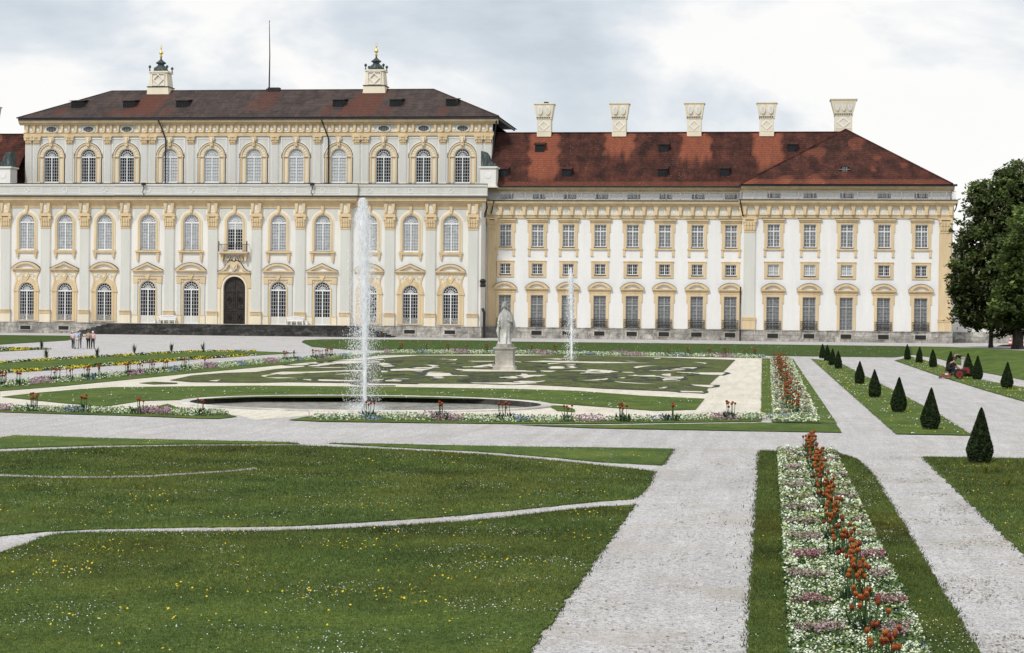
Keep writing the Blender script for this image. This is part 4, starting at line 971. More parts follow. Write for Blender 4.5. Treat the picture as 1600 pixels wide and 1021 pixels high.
# grass bank on the right, rising to the tree walk
def bank():
    lo = Gp([(1427, 555), (1469, 561.7), (1537, 582.7), (1600, 594.5), (1720, 625)]); hi = Gp([(1424, 541.6), (1482, 542.5), (1540, 545.3), (1600, 548.5), (1760, 553)])
    nU, nV = 60, 24; vs = []; fs = []
    def along(L, t):
        k = min(len(L)-2, int(t*(len(L)-1))); f = t*(len(L)-1)-k; return (L[k][0]*(1-f)+L[k+1][0]*f, L[k][1]*(1-f)+L[k+1][1]*f)
    for j in range(nV+1):
        for i in range(nU+1):
            t = i/nU; v = j/nV; a, b_ = along(lo, t), along(hi, t)
            z = .03+ .85*math.sin(PI*min(1, v*1.15))**1.3*min(1, t*2.2)*(1 if v*1.15 < 1 else 0)
            vs.append((a[0]*(1-v)+b_[0]*v, a[1]*(1-v)+b_[1]*v, z))
    fs = [(j*(nU+1)+i, j*(nU+1)+i+1, (j+1)*(nU+1)+i+1, (j+1)*(nU+1)+i) for j in range(nV) for i in range(nU)]
    me = bpy.data.meshes.new('lawn_bank'); me.from_pydata(vs, [], fs); me.materials.append(M['lawn']); me.polygons.foreach_set('use_smooth', [True]*len(fs)); me.update()
    o = inst(me, 'lawn_bank'); o['kind'] = 'structure'
bank()
# embroidered parterre
pz = .03
par_poly = Gp([(265, 595), (300, 587.5), (350, 583.5), (400, 582), (430, 577.5), (480, 573.5), (540, 566), (600, 560), (655, 556), (800, 556.5), (870, 555.5), (1000, 558), (1149, 563), (1130, 582), (1110, 600), (1102, 616), (1040, 612), (940, 608), (900, 605.5), (800, 600.5), (700, 600), (600, 600), (450, 598), (400, 599), (300, 598)])
sheet('embroidery_lawn', [par_poly, Gp([(217, 599.5), (240, 597.5), (277, 599), (277, 600.5), (240, 601.5)])], pz, 'brod')
patches = [
 [(421,585),(440,582),(475,582),(525,580),(570,579),(570,581),(530,582),(480,584),(440,586.5)],
 [(480,573),(520,566),(560,564),(600,566),(592,569),(560,568),(520,571),(500,573.5)],
 [(580,568),(605,568),(622,574),(600,574)],
 [(609,578),(650,575),(688,575),(665,580),(668,583),(707,584),(715,588),(682,590),(657,588),(664,584),(640,581),(612,581)],
 [(710,577.5),(790,579),(870,580.5),(860,582.5),(800,582),(720,581)],
 [(735,573),(772,569),(775,575),(740,575)], [(730,565),(772,565),(772,566.5),(735,566)],
 [(777,590),(820,587),(855,587),(825,592),(800,593),(785,592)],
 [(445,593),(500,594),(560,595.5),(610,593),(640,593),(625,597),(560,597.5),(500,596.5)],
 [(812,566),(850,564.5),(930,566),(1017,568),(930,568.5),(870,567)],
 [(852,574),(897,572),(905,576),(880,577),(860,577)],
 [(917,578),(950,579),(972,582),(940,585),(905,584.5),(918,581)],
 [(995,580),(1035,579),(1070,575),(1090,574.5),(1085,579),(1050,580.5)],
 [(1075,585),(1095,583),(1135,583),(1128,587),(1085,586)],
 [(1032,590),(1070,589.5),(1062,596.5),(1037,597)], [(980,588),(1025,587),(1035,590),(990,589)],
 [(1075,602),(1120,603),(1110,607),(1080,604)], [(1027,606),(1050,605.5),(1047,608),(1030,608)],
 [(960,591),(985,590.5),(980,592.5),(962,592)], [(320,596),(345,594.5),(338,597)], [(730,598),(790,598),(840,600),(800,602),(740,600)],
 [(880,570),(905,569.5),(900,571.5)], [(690,563),(715,562),(712,564)], [(805,595.5),(838,597),(838,600),(800,599)],
 [(850,562),(872,561.5),(880,563)], [(1062,612),(1102,612.5),(1100,614.5),(1065,614)],
]
sheet('gravel_patches', [Gp(p) for p in patches], pz+.005, 'cream_gravel')
rs = random.Random(12); scr = []; used_ = []
for k in range(260):
    c = Vector(G(rs.uniform(400, 1085), rs.uniform(561, 600))); a0 = rs.uniform(0, 6.28); r_ = rs.uniform(.9, 2.3); sp_ = rs.uniform(1.2, 2.4); wd = rs.uniform(.35, .75); n = 14
    o = [(c.x+r_*math.cos(a0+sp_*t), c.y+2.0*r_*math.sin(a0+sp_*t)) for t in np.linspace(0, 1, n)]
    q = [(c.x+(r_-wd*math.sin(PI*t))*math.cos(a0+sp_*t), c.y+2.0*(r_-wd*math.sin(PI*t))*math.sin(a0+sp_*t)) for t in np.linspace(0, 1, n)][1:-1]
    if all(inpoly(np.array(o), par_poly)) and all((c-c2).length > 2.05*(r_+r2) or abs(c.y-c2.y) > 2.05*(r_+r2) or abs(c.x-c2.x) > 1.02*(r_+r2) for c2, r2 in used_): used_.append((c, r_)); scr.append(o+q[::-1])
sheet('gravel_scrolls', scr, pz+.0062, 'cream_gravel')
# low box hedging tracing the embroidery (stuff)
mb = MB()
def hedge(L, closed=True, w=.30, h=.035):
    P_ = [Vector(p) for p in L]; n = len(P_)
    out = []
    for i in range(n if closed else n-1):
        a, b_ = P_[i], P_[(i+1) % n]; k = max(1, int((b_-a).length/1.2))
        for j in range(k): out.append(a.lerp(b_, j/k))
    if not closed: out.append(P_[-1])
    m_ = len(out); vs = []
    for i in range(m_):
        a = out[i-1] if closed or i > 0 else out[i]; b_ = out[(i+1) % m_] if closed or i < m_-1 else out[i]
        d = (b_-a).normalized() if (b_-a).length > 0 else Vector((1, 0)); nr = Vector((-d.y, d.x)); q = w*(1+random.uniform(-.3, .3)); hh = h*(1+random.uniform(-.35, .35))
        p = out[i]
        vs += [(p.x-nr.x*q, p.y-nr.y*q, .02), (p.x-nr.x*q*.7, p.y-nr.y*q*.7, hh), (p.x+nr.x*q*.7, p.y+nr.y*q*.7, hh), (p.x+nr.x*q, p.y+nr.y*q, .02)]
    fs = []
    for i in range(m_ if closed else m_-1):
        j = (i+1) % m_
        for k in range(3): fs.append((i*4+k, i*4+k+1, j*4+k+1, j*4+k))
    g = random.uniform(.6, 1.4); mb.cur = (.035*g, .045*g, .018*g); mb.add(vs, fs)
for p in patches: hedge(Gp(p))
for k in range(46):
    px_, py_ = random.uniform(430, 1090), random.uniform(564, 601); c = Vector(G(px_, py_)); a0 = random.uniform(0, 6.28); r_ = random.uniform(1., 2.6); tw = random.choice((-1, 1))
    L = [(c.x+r_*(1-t*.75)*math.cos(a0+tw*t*5.0), c.y+2.2*r_*(1-t*.75)*math.sin(a0+tw*t*5.0)) for t in np.linspace(0, 1, 16)]
    hedge(L, False, .22, .05)
o = mb.build('box_embroidery', 'leaf', colattr=True); tag(o, 'low clipped box hedging curling through the central parterre', 'hedge', kind='stuff')

# ------------------------------------------------------------------ BASIN AND FOUNTAINS
bas = thing('fountain_basin', 'round stone pool basin with pale rim around the tall front jet', 'fountain basin', (BC[0], BC[1], 0))
mb = MB(); n = 96
prof = [(.0, -.6), (.0, .05), (.05, .07), (.45, .07), (.5, .05), (.5, -.05)]
vs = [((BRX+a)*math.cos(2*PI*k/n), (BRY+a)*math.sin(2*PI*k/n), z) for a, z in prof for k in range(n)]
fs = [(i*n+k, (i+1)*n+k, (i+1)*n+(k+1) % n, i*n+(k+1) % n) for i in range(1, len(prof)-1) for k in range(n)]
mb.add(vs, fs); mb.build('rim', 'rim', bas)
mb = MB(); mb.add(vs[:2*n], [(k, n+k, n+(k+1) % n, (k+1) % n) for k in range(n)]); M['darkwall'] = stone('dark_basin_wall', (.012, .012, .010), (.035, .033, .028), (.11, .10, .085), False); mb.build('inner_wall', 'darkwall', bas)  # inner wall is a much darker stone than the rim
mb = MB(); mb.add([(p[0], p[1], -.19) for p in ell(.02)], [list(range(64))]); w = mb.build('water', 'water'); w['kind'] = 'structure'
def icos(mb, c, r):
    x, y, z = c; mb.add([(x+r, y, z), (x-r, y, z), (x, y+r, z), (x, y-r, z), (x, y, z+r), (x, y, z-r)], [(0, 2, 4), (2, 1, 4), (1, 3, 4), (3, 0, 4), (2, 0, 5), (1, 2, 5), (3, 1, 5), (0, 3, 5)])
def octa_mesh(name, pts, rad, matk, parent, loc=(0, 0, 0), zs=1.6):
    n = len(pts); base = np.array([(1, 0, 0), (-1, 0, 0), (0, 1, 0), (0, -1, 0), (0, 0, zs), (0, 0, -zs)], float)
    V = (pts[:, None, :]+base[None]*rad[:, None, None]).reshape(-1, 3)
    f = np.array([(0, 2, 4), (2, 1, 4), (1, 3, 4), (3, 0, 4), (2, 0, 5), (1, 2, 5), (3, 1, 5), (0, 3, 5)])
    Fc = (f[None]+6*np.arange(n)[:, None, None]).reshape(-1, 3)
    me = bpy.data.meshes.new(name); me.from_pydata(V.tolist(), [], Fc.tolist()); me.materials.append(M[matk]); me.update()
    return inst(me, name, parent, loc)
def fountain(label, px, py_base, Yb, height, wd, ndrop, dr):
    X_ = G(px, py_base)[0] if Yb is None else None
    if Yb is None: Yb = G(px, py_base)[1]
    else: d_ = ray(px, py_base); X_ = d_.x*Yb/d_.y
    t = thing('fountain_jet', label, 'fountain jet', (X_, Yb, -.2))
    mb = MB(); mb.lathe([(.18, -.1), (.16, .12), (.07, .2), (.05, .32)], n=10); mb.build('nozzle', 'iron', t)
    mb = MB(); pts = []; rad = []
    for k in range(40):
        q = k/39; z = .25+q*height*.97; lean = -.16*q*q*height/8.5
        pts.append((lean+.02*math.sin(k*2.1), .02*math.cos(k*1.7), z)); rad.append((.075+.16*max(0, q-.45)*wd+.05*q*abs(math.sin(k*1.3)))*(1 if q < .93 else max(.15, (1-q)/.07)))
    mb.tube(pts, rad, 9); mb.build('water_column', 'jet', t, smooth=True)
    # rising + falling drops
    q = rng.random(ndrop)**.8; z = height*q
    up = rng.random(ndrop) < .55
    s_in = (.05+.36*np.clip(q-.15, 0, .6))*wd
    fallr = (1-q)**.55*.72*wd+.22*wd
    ang = rng.random(ndrop)*2*np.pi
    r = np.where(up, np.abs(rng.normal(0, 1, ndrop))*s_in*.62, fallr*np.abs(rng.normal(.55, .33, ndrop)))
    topc = np.where(q > .9, np.sqrt(np.clip((1.02-q)/.12, 0, 1)), 1)
    r = r*topc
    pts = np.stack([r*np.cos(ang)-.16*q*q*height/8.5-.12*(1-q)*(~up), r*np.sin(ang), z+.1], 1)
    keep = ~((~up) & (rng.random(ndrop) < .45)); pts = pts[keep]
    rad = dr*(.5+rng.random(len(pts))**2*1.1)
    octa_mesh('water_spray', pts, rad, 'drop', t, zs=3.4)
    n2 = ndrop//10; a = rng.random(n2)*2*np.pi; r = np.abs(rng.normal(0, .5, n2))*wd; octa_mesh('splash', np.stack([r*np.cos(a), r*np.sin(a), np.abs(rng.normal(0, .12, n2))], 1), np.full(n2, dr*1.1), 'drop', t, zs=1.)
fountain('tall white water jet rising from the front stone basin', 570, 634, 78.5, 8.75, .92, 80000, .0068)
fountain('smaller white water jet in the embroidered parterre behind the statue', 893, 565, None, 7.3, .62, 12000, .012)

# ------------------------------------------------------------------ STATUE
sx_, sy2 = G(789, 579); stt = thing('statue', 'white marble robed figure standing on a square stone pedestal', 'statue', (sx_, sy2, 0))
mb = MB(); mb.frustum((0, 0), (.72, .72), (.7, .7), 0, .24); mb.frustum((0, 0), (.66, .66), (.6, .6), .24, .34); mb.box(-.58, .58, -.58, .58, .34, 1.36)
mb.ring(rect(-.42, .42, .5, 1.22), rect(-.36, .36, .56, 1.16), -.6, -.57, 0, True)
mb.frustum((0, 0), (.58, .58), (.68, .68), 1.36, 1.44); mb.box(-.7, .7, -.7, .7, 1.44, 1.52); mb.frustum((0, 0), (.56, .56), (.5, .5), 1.52, 1.74, 1)
mb.build('pedestal', ['pedestal', 'plinth'], stt)
# robe : rings (z, cx, rx, ry), folded radius
RG = [(1.74, -.02, .40, .34), (1.85, -.02, .37, .32), (2.1, 0, .36, .3), (2.5, .03, .38, .3), (2.9, .05, .43, .31), (3.15, .04, .44, .31), (3.4, .02, .40, .29), (3.6, .0, .34, .26), (3.78, -.01, .29, .23), (3.9, -.04, .22, .18), (3.97, -.06, .12, .12), (4.02, -.07, .085, .09), (4.1, -.07, .08, .09)]
mb = MB(); n = 48; vs = []
zz = np.linspace(1.74, 4.1, 60)
for z in zz:
    cxv, rxv, ryv = (np.interp(z, [r[0] for r in RG], [r[i] for r in RG]) for i in (1, 2, 3)); amp = .24*max(0, min(1, (3.75-z)/.9))
    for k in range(n):
        t = 2*PI*k/n; f = 1+amp*(math.sin(9*t+z*.9)*.5+math.sin(5*t-z*1.7)*.5+.4*math.sin(17*t+z*2.5))
        vs.append((cxv+rxv*f*math.cos(t), ryv*f*math.sin(t), z))
mb.add(vs, [(j*n+k, j*n+(k+1) % n, (j+1)*n+(k+1) % n, (j+1)*n+k) for j in range(len(zz)-1) for k in range(n)])
mb.lathe([(.02, 4.05), (.09, 4.08), (.125, 4.16), (.135, 4.26), (.125, 4.36), (.08, 4.44), (.02, 4.46)], -.07, -.01, 16)
mb.tube([(-.07, -.12, 4.3), (-.07, -.17, 4.22), (-.07, -.13, 4.2)], [.015, .03, .02])
# arms
mb.tube([(-.26, -.05, 3.75), (-.40, -.1, 3.4), (-.44, -.2, 3.08), (-.38, -.36, 2.95)], [.1, .095, .075, .05], 8)
mb.tube([(.2, -.05, 3.75), (.40, -.12, 3.42), (.48, -.25, 3.15), (.25, -.38, 3.3)], [.1, .1, .08, .05], 8)
for k in range(4): mb.tube([(.25-.02*k, -.38, 3.3-.025*k), (.17-.015*k, -.41, 3.31-.03*k)], [.016, .011], 5); mb.tube([(-.38+.02*k, -.36, 2.95), (-.36+.02*k, -.39, 2.86)], [.016, .011], 5)
for k in range(9):                                            # hair falling to the shoulders
    a = .2+2.7*k/8; mb.tube([(-.07+.12*math.cos(a), .11*math.sin(a), 4.34), (-.07+.165*math.cos(a), .14*math.sin(a), 4.15), (-.07+.17*math.cos(a), .15*math.sin(a), 3.92)], [.04, .05, .03], 6)
mb.build('figure', 'marble', stt, smooth=True)
mb = MB()                                                        # cloak falling from the shoulder
vs = []; nz_, nx_ = 20, 14
for j in range(nz_+1):
    q = j/nz_; z = 3.85-2.0*q
    for i in range(nx_+1):
        u = i/nx_; a = -.6+2.6*u; rr = .30+.24*math.sin(PI*min(1, q*1.1))+.04*math.sin(u*22+q*3)
        vs.append((.06+rr*math.cos(a)*1.05, rr*math.sin(a)*.8, z))
mb.add(vs, [(j*(nx_+1)+i, j*(nx_+1)+i+1, (j+1)*(nx_+1)+i+1, (j+1)*(nx_+1)+i) for j in range(nz_) for i in range(nx_)])
mb.tube([(-.40, -.22, 3.15), (-.47, -.2, 2.6), (-.38, -.2, 1.95)], [.06, .1, .05], 8)
mb.build('cloak', 'marble', stt, smooth=True)
mb = MB(); mb.lathe([(.132, 4.33), (.15, 4.36), (.135, 4.41), (.14, 4.45), (.05, 4.48)], -.07, .0, 14)
for k in range(7): a = 2*PI*k/7; mb.tube([(-.07+.12*math.cos(a), .12*math.sin(a), 4.43), (-.07+.135*math.cos(a), .135*math.sin(a), 4.54)], [.025, .008], 5)
mb.build('crown', 'marble', stt, smooth=True)

# ------------------------------------------------------------------ PLANTS (numpy scatter)
def scatter(name, pts, cols, size, up=.6, parent=None, matk='petal', loc=(0, 0, 0), aspect=1.):
    """one small tilted four/five-sided petal disc per point"""
    n = len(pts); nrm = rng.normal(0, 1, (n, 3))*(1-up); nrm[:, 2] = np.abs(nrm[:, 2])+up; nrm /= np.linalg.norm(nrm, axis=1)[:, None]
    a = np.cross(nrm, rng.normal(0, 1, (n, 3))); a /= np.linalg.norm(a, axis=1)[:, None]; b_ = np.cross(nrm, a)
    k = 5 if aspect == 1. else 4; th = np.arange(k)*2*np.pi/k
    s = (size if np.ndim(size) else np.full(n, size))[:, None, None]
    V = pts[:, None, :]+s*(a[:, None, :]*np.cos(th)[None, :, None]*aspect+b_[:, None, :]*np.sin(th)[None, :, None])
    V = V.reshape(-1, 3)
    me = bpy.data.meshes.new(name); me.vertices.add(n*k); me.vertices.foreach_set('co', V.ravel())
    me.loops.add(n*k); me.loops.foreach_set('vertex_index', np.arange(n*k)); me.polygons.add(n); me.polygons.foreach_set('loop_start', np.arange(n)*k)
    at = me.color_attributes.new('Col', 'FLOAT_COLOR', 'POINT'); c = np.ones((n, k, 4)); c[:, :, :3] = np.array(cols)[:, None, :]; at.data.foreach_set('color', c.ravel())
    me.materials.append(M[matk]); me.update(calc_edges=True); me.validate()
    return inst(me, name, parent, loc)
def rand_in(poly, n, ymax=1e9):
    P_ = np.array([p[:2] for p in poly]); lo, hi = P_.min(0), P_.max(0); hi[1] = min(hi[1], ymax)
    pts = lo+rng.random((int(n), 2))*(hi-lo); return pts[inpoly(pts, poly)]
def nz(x, y, s, o=0.): return np.array([noise.noise((a*s, b_*s, o)) for a, b_ in zip(x, y)])
W_, PK, MG, BL, YG, LG, GR = (.70, .73, .62), (.38, .24, .28), (.34, .09, .17), (.24, .30, .46), (.38, .44, .17), (.50, .58, .32), (.13, .20, .07)
def bed(name, pts, Yk, xl, xr, size, label, near=True):
    n = len(pts); x, y = pts[:, 0], pts[:, 1]; Cc = np.zeros((n, 3)); z = np.zeros(n)
    nn = nz(x, y, 1.6); r1 = rng.random(n); n2_ = nz(x, y, 6., 4.); n3_ = nz(x, y*.8, 2.6, 8.)
    dY = np.min(np.abs(y[:, None]-np.array(Yk)[None]), 1); ki = np.argmin(np.abs(y[:, None]-np.array(Yk)[None]), 1); sg = y-np.array(Yk)[ki]
    dx = np.minimum(np.abs(x-xl), np.abs(x-xr))
    sc = 1.0 if near else 1.4
    jit = np.sin(np.array(Yk)[ki]*5.1+(x > (xl+xr)/2)*2.)*.12; pink = ((np.abs(dx)-.5*np.abs(jit))/.27)**2+((sg+jit*2)/(.40*sc))**2 < .85+nn*1.7
    blue = (((dx-.05)/.26)**2+((sg+.75*sc)/(.22*sc))**2 < .8+nn*.8) & (np.sin(np.array(Yk)[ki]*7.3+x*2) > -.55)
    for i in range(n):
        if pink[i]:
            k = math.sin(Yk[ki[i]]*3.7+(2 if x[i] > (xl+xr)/2 else 0))
            base = MG if (k > .1 and r1[i] < .55 and y[i] < 34) else PK if (k > -.3 or y[i] < 33) else (.34, .30, .17)
            if r1[i] > (.72 if y[i] < 34 else .5): base = (.36, .36, .22) if rng.random() < .6 else (.10, .14, .06)
            z[i] = .17*rng.random()**.4+.03
        elif blue[i]: base = BL if r1[i] < .6 else (.35, .42, .5); z[i] = .07*rng.random()+.02
        else:
            q2 = n2_[i]+n3_[i]*.6; wf = .25+q2*1.0
            base = W_ if r1[i] < wf else LG if r1[i] < wf+.34 else YG if r1[i] < wf+.46 else GR; z[i] = (.11+.10*q2)*rng.random()**.5+.03
        if not pink[i] and nn[i] > .33 and r1[i] < .7 and y[i] > 36: base = YG
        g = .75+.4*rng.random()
        g *= .45+.55*min(1, z[i]/.12)  # shade between the mounds painted in: low flowers get a darker colour
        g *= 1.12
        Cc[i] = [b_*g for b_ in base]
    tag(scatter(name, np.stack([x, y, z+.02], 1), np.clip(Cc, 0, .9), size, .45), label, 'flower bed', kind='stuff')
    m_ = int(n*.9); idx = rng.integers(0, n, m_)
    gp = np.stack([x[idx]+rng.normal(0, .02, m_), y[idx]+rng.normal(0, .03, m_), rng.random(m_)*.10+.03], 1)
    gc = np.array([(.075, .13, .04)])*(.5+rng.random((m_, 1))*1.1)
    return gp, gc
Ykn = [22.3+2.5*k for k in range(14)]
b1 = np.stack([rng.uniform(.30, 1.98, 26000), 21+15*rng.random(26000)**1.0], 1); b2 = np.stack([rng.uniform(.30, 1.98, 17000), rng.uniform(36, 57.0, 17000)], 1); b1[:, 0] += .06*nz(b1[:, 0]*0, b1[:, 1], 2.)
ptsn = np.concatenate([b1, b2]); szn = np.where(ptsn[:, 1] < 30, .012+.006*rng.random(len(ptsn)), np.where(ptsn[:, 1] < 36, .018, .026))
gp, gc = bed('flower_bed', ptsn, Ykn, .70, 1.72, szn, 'white and pink spring bedding in the long near border around orange tulips')
tag(scatter('bedding_leaves', gp, gc, .022, .3, matk='leaf', aspect=2.), 'green leaves under the bedding flowers of the near border', 'foliage', kind='stuff')
Ykf = [76+4.2*k for k in range(22)]
pf = np.stack([rng.random(15000), 71.3+rng.random(15000)*92], 1); pf[:, 0] = np.where(True, (.20+(pf[:, 1] > 100)*-.0)+pf[:, 0]*(1.75), 0)
bed('flower_bed', pf, Ykf, .55, 1.55, .045, 'white and pink bedding in the distant long border beside cream gravel', False)
bedsoil = [[(.33, 20), (1.95, 20), (1.95, 57.2), (.33, 57.2)], [(.17, 71.4), (2.0, 71.4), (1.95, 163.9), (.14, 163.9)]]
M['soil'] = simple('bed_greenery', (.055, .085, .028), .9, .4, 9)
sheet('flower_bed_soil', bedsoil, Lz+.006, 'soil')
# border bands round the parterre
def band_flowers(name, poly, n, size, label, period, zmax=.22, yellow=False):
    pts = rand_in(poly, n); x, y = pts[:, 0], pts[:, 1]; nn = nz(x, y, .7, 3.); r1 = rng.random(len(pts)); Cc = []
    ph = np.sin((x+y*.35)*2*np.pi/period)
    z = rng.random(len(pts))*zmax*.8
    for i in range(len(pts)):
        if yellow: b_ = (.72, .60, .06) if (r1[i] < .55 and ph[i] > -.2) else (.70, .70, .45) if r1[i] < .3 else (.03, .06, .015)
        elif ph[i] > .80: b_ = PK if r1[i] < .75 else (.45, .35, .4)
        elif ph[i] < -.93: b_ = BL if r1[i] < .6 else GR
        else: b_ = W_ if r1[i] < .34 else LG if r1[i] < .64 else GR
        if ph[i] > .80 and not yellow: z[i] *= 1.3
        Cc.append([v*(.75+.4*rng.random()) for v in b_])
    tag(scatter(name, np.stack([x, y, z+.03], 1), np.clip(np.array(Cc), 0, .9), size, .25), label, 'flower border', kind='stuff')
band_flowers('flower_border', Gp([(-60, 638), (0, 640), (200, 643), (340, 646), (360, 650), (300, 651.5), (200, 648), (0, 643), (-60, 641)]), 9000, .035, 'white and pink front border left of the basin', 6.3)
band_flowers('flower_border', Gp([(475, 654), (600, 651), (800, 655), (950, 657), (1190, 651.5), (1277, 650), (1275, 656), (1190, 657.5), (950, 661), (800, 661.5), (625, 659), (500, 657.5)]), 20000, .035, 'white and pink front border passing before the basin', 5.6)
band_flowers('flower_border', Gp([(-60, 604), (0, 599), (100, 592.5), (200, 583.5), (300, 573), (400, 565), (475, 560.5), (550, 554.3), (550, 557.5), (475, 564.5), (400, 571), (300, 579.5), (200, 589.5), (100, 599), (0, 607), (-60, 612)]), 26000, .045, 'diagonal pink and white border left of the parterre', 5.2)
band_flowers('flower_border', Gp([(600, 550.3), (800, 551), (1190, 557.8), (1200, 560), (1190, 560.5), (800, 553.8), (600, 553)]), 16000, .055, 'far white border along the back of the parterre', 7.5, .3)
band_flowers('yellow_border', Gp([(-60, 587), (0, 582), (100, 575), (200, 567.5), (300, 560.5), (400, 554.5), (400, 556.3), (300, 563), (200, 570.5), (100, 578), (0, 585), (-60, 590)]), 12000, .06, 'yellow flower edging along the front of the left lawn', 3.1, .14, True)
band_flowers('yellow_border', Gp([(-60, 572), (0, 567), (100, 560.5), (200, 555), (300, 549.5), (400, 549), (400, 550), (300, 551.2), (200, 557), (100, 562.8), (0, 569.5), (-60, 575)]), 10000, .06, 'yellow flower edging along the back of the left lawn', 3.1, .14, True)
band_flowers('yellow_border', Gp([(-60, 544.5), (0, 544.5), (82, 546), (0, 549.5), (-60, 551)]), 5000, .06, 'small yellow flower wedge at far left gravel edge', 3.1, .14, True)
# dandelions and daisies in the lawns
dp, dc, ds, wp, ws = [], [], [], [], []
for li, (poly, nd, nw) in enumerate([(near[0], 1500, 4200), (near[1], 1100, 5200), (near[2], 60, 500), (near[3], 60, 400), (near[6], 900, 1800), (near[4], 8, 60), (near[5], 20, 700), (mid[8], 1300, 900), (mid[9], 1500, 900), (mid[3], 120, 700), (mid[11], 60, 60), (back[1], 500, 1200), (mid[7], 120, 300), (mid[6], 220, 60)]):
    if li == 4: poly = [(4.45, 21), (14, 21), (14, 55.8), (4.45, 55.8)]
    p = rand_in(poly, nd*3.); c = nz(p[:, 0], p[:, 1], .5, 7.) if len(p) else []
    if len(p): k = rng.random(len(p)) < np.clip(.0+np.array(c)*3.0, .05, 1); p = p[k]; dp.append(p)
    p = rand_in(poly, nw*3.4); c = nz(p[:, 0], p[:, 1], .7, 17.)
    k = rng.random(len(p)) < np.clip(-.1+np.array(c)*3.4, .03, 1); wp.append(p[k])
dp = np.concatenate(dp); wp = np.concatenate(wp)
dz = .05+.05*rng.random(len(dp)); dsz = np.where(dp[:, 1] < 60, .011+.009*rng.random(len(dp)), .016+.012*rng.random(len(dp)))
yc = np.array([(.78, .58, .03)])*(.75+.35*rng.random((len(dp), 1)))
tag(scatter('dandelion_flowers', np.stack([dp[:, 0], dp[:, 1], dz], 1), yc, dsz, .55), 'yellow dandelions scattered over the lawns', 'wildflowers', kind='stuff')
wsz = np.where(wp[:, 1] < 60, .007+.004*rng.random(len(wp)), .03)
tag(scatter('daisy_flowers', np.stack([wp[:, 0], wp[:, 1], .045+.03*rng.random(len(wp))], 1), np.full((len(wp), 3), .78), wsz, .7), 'tiny white daisies scattered over the lawns', 'wildflowers', kind='stuff')
# grass blades on the near lawns + ragged tufts on the gravel edges
def blades(name, pts, hgt, wid, cols, label, z0=.03):
    n = len(pts); th = rng.random(n)*2*np.pi; ln = (rng.normal(0, .5, (n, 2)))*hgt[:, None]
    base = np.concatenate([pts, np.full((n, 1), z0)], 1); d = np.stack([np.cos(th), np.sin(th), np.zeros(n)], 1)*wid[:, None]
    tip = base+np.concatenate([ln, hgt[:, None]], 1)
    V = np.stack([base-d, base+d, tip], 1).reshape(-1, 3)
    me = bpy.data.meshes.new(name); me.vertices.add(n*3); me.vertices.foreach_set('co', V.ravel()); me.loops.add(n*3); me.loops.foreach_set('vertex_index', np.arange(n*3))
    me.polygons.add(n); me.polygons.foreach_set('loop_start', np.arange(n)*3)
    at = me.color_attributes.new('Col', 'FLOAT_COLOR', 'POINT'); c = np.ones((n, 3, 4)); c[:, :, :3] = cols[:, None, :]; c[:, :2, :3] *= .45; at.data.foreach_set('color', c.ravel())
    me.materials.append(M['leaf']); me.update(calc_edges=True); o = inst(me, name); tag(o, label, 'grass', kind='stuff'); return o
gpts = []
for i, (poly, dens, ymax) in enumerate([(near[0], 1100, 40), (near[1], 500, 58), (near[4], 1500, 40), (near[5], 1500, 40), (near[4], 600, 57), (near[5], 600, 57)]):
    P_ = np.array([p[:2] for p in poly]); area = (P_[:, 0].max()-P_[:, 0].min())*(min(ymax, P_[:, 1].max())-P_[:, 1].min())
    gpts.append(rand_in(poly, area*dens, ymax))
gpts.append(rand_in([(4.45, 21), (13, 21), (13, 55.8), (4.45, 55.8)], 8.5*34*600))
gpts = np.concatenate(gpts)
far_ = np.abs(gpts[:, 0]) < (gpts[:, 1]*.42+1.5); gpts = gpts[far_]
gpts = gpts[np.lexsort((gpts[:, 0], (gpts[:, 1]*8).astype(int)))]; f = gpts[:, 1]/30.; pn = np.repeat(nz(gpts[::8, 0], gpts[::8, 1], .5), 8)[:len(gpts)]
o8 = rng.permutation(len(gpts)//8*8).reshape(-1, 8)[:, 0] if 0 else None; pn2 = np.repeat(nz(gpts[::8, 0], gpts[::8, 1], 2.1), 8)[:len(gpts)]; g = (.30+1.25*rng.random(len(gpts))**1.4)*(1+.75*pn+.45*pn2)
yl = np.clip(np.repeat(nz(gpts[::8, 0], gpts[::8, 1], .23, 9.), 8)[:len(gpts)]*1.6, -.5, .7); gcol = np.stack([.118*g*(1+.5*rng.random(len(g)))*(1+.5*yl), .182*g*(1+.15*yl), .036*g], 1)
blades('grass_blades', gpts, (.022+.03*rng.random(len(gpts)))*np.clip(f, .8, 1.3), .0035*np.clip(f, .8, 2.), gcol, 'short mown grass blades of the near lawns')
ed = []
for poly in (near[0], near[1], near[4], near[5], near[6], near[2], near[3], mid[8], mid[9]):
    for i in range(len(poly)):
        a, b_ = np.array(poly[i][:2]), np.array(poly[(i+1) % len(poly)][:2]); L = np.linalg.norm(b_-a)
        if L > 60 or max(a[0], b_[0]) > 30: continue
        n = int(L*(60 if max(a[1], b_[1]) < 60 else 25)); t = rng.random(n)
        t = t[np.array([noise.noise((float(q*L*1.3), i*3., 0.)) for q in t]) > -.15] if n else t
        ed.append(a+(b_-a)*t[:, None]+rng.normal(0, .045, (len(t), 2)))
# strays on the gravel
st_ = np.stack([rng.uniform(-1.2, -.2, 1500), rng.uniform(21, 56, 1500)], 1); st_ = st_[rng.random(len(st_)) < np.exp(-(-.2-st_[:, 0])*6)]; ed.append(st_)
ed = np.concatenate(ed); g = .6+.8*rng.random(len(ed))
blades('edge_tufts', ed, .03+.05*rng.random(len(ed)), .006+.004*rng.random(len(ed)), np.stack([.085*g, .115*g, .03*g], 1), 'ragged grass tufts along the gravel path edges', 0.)
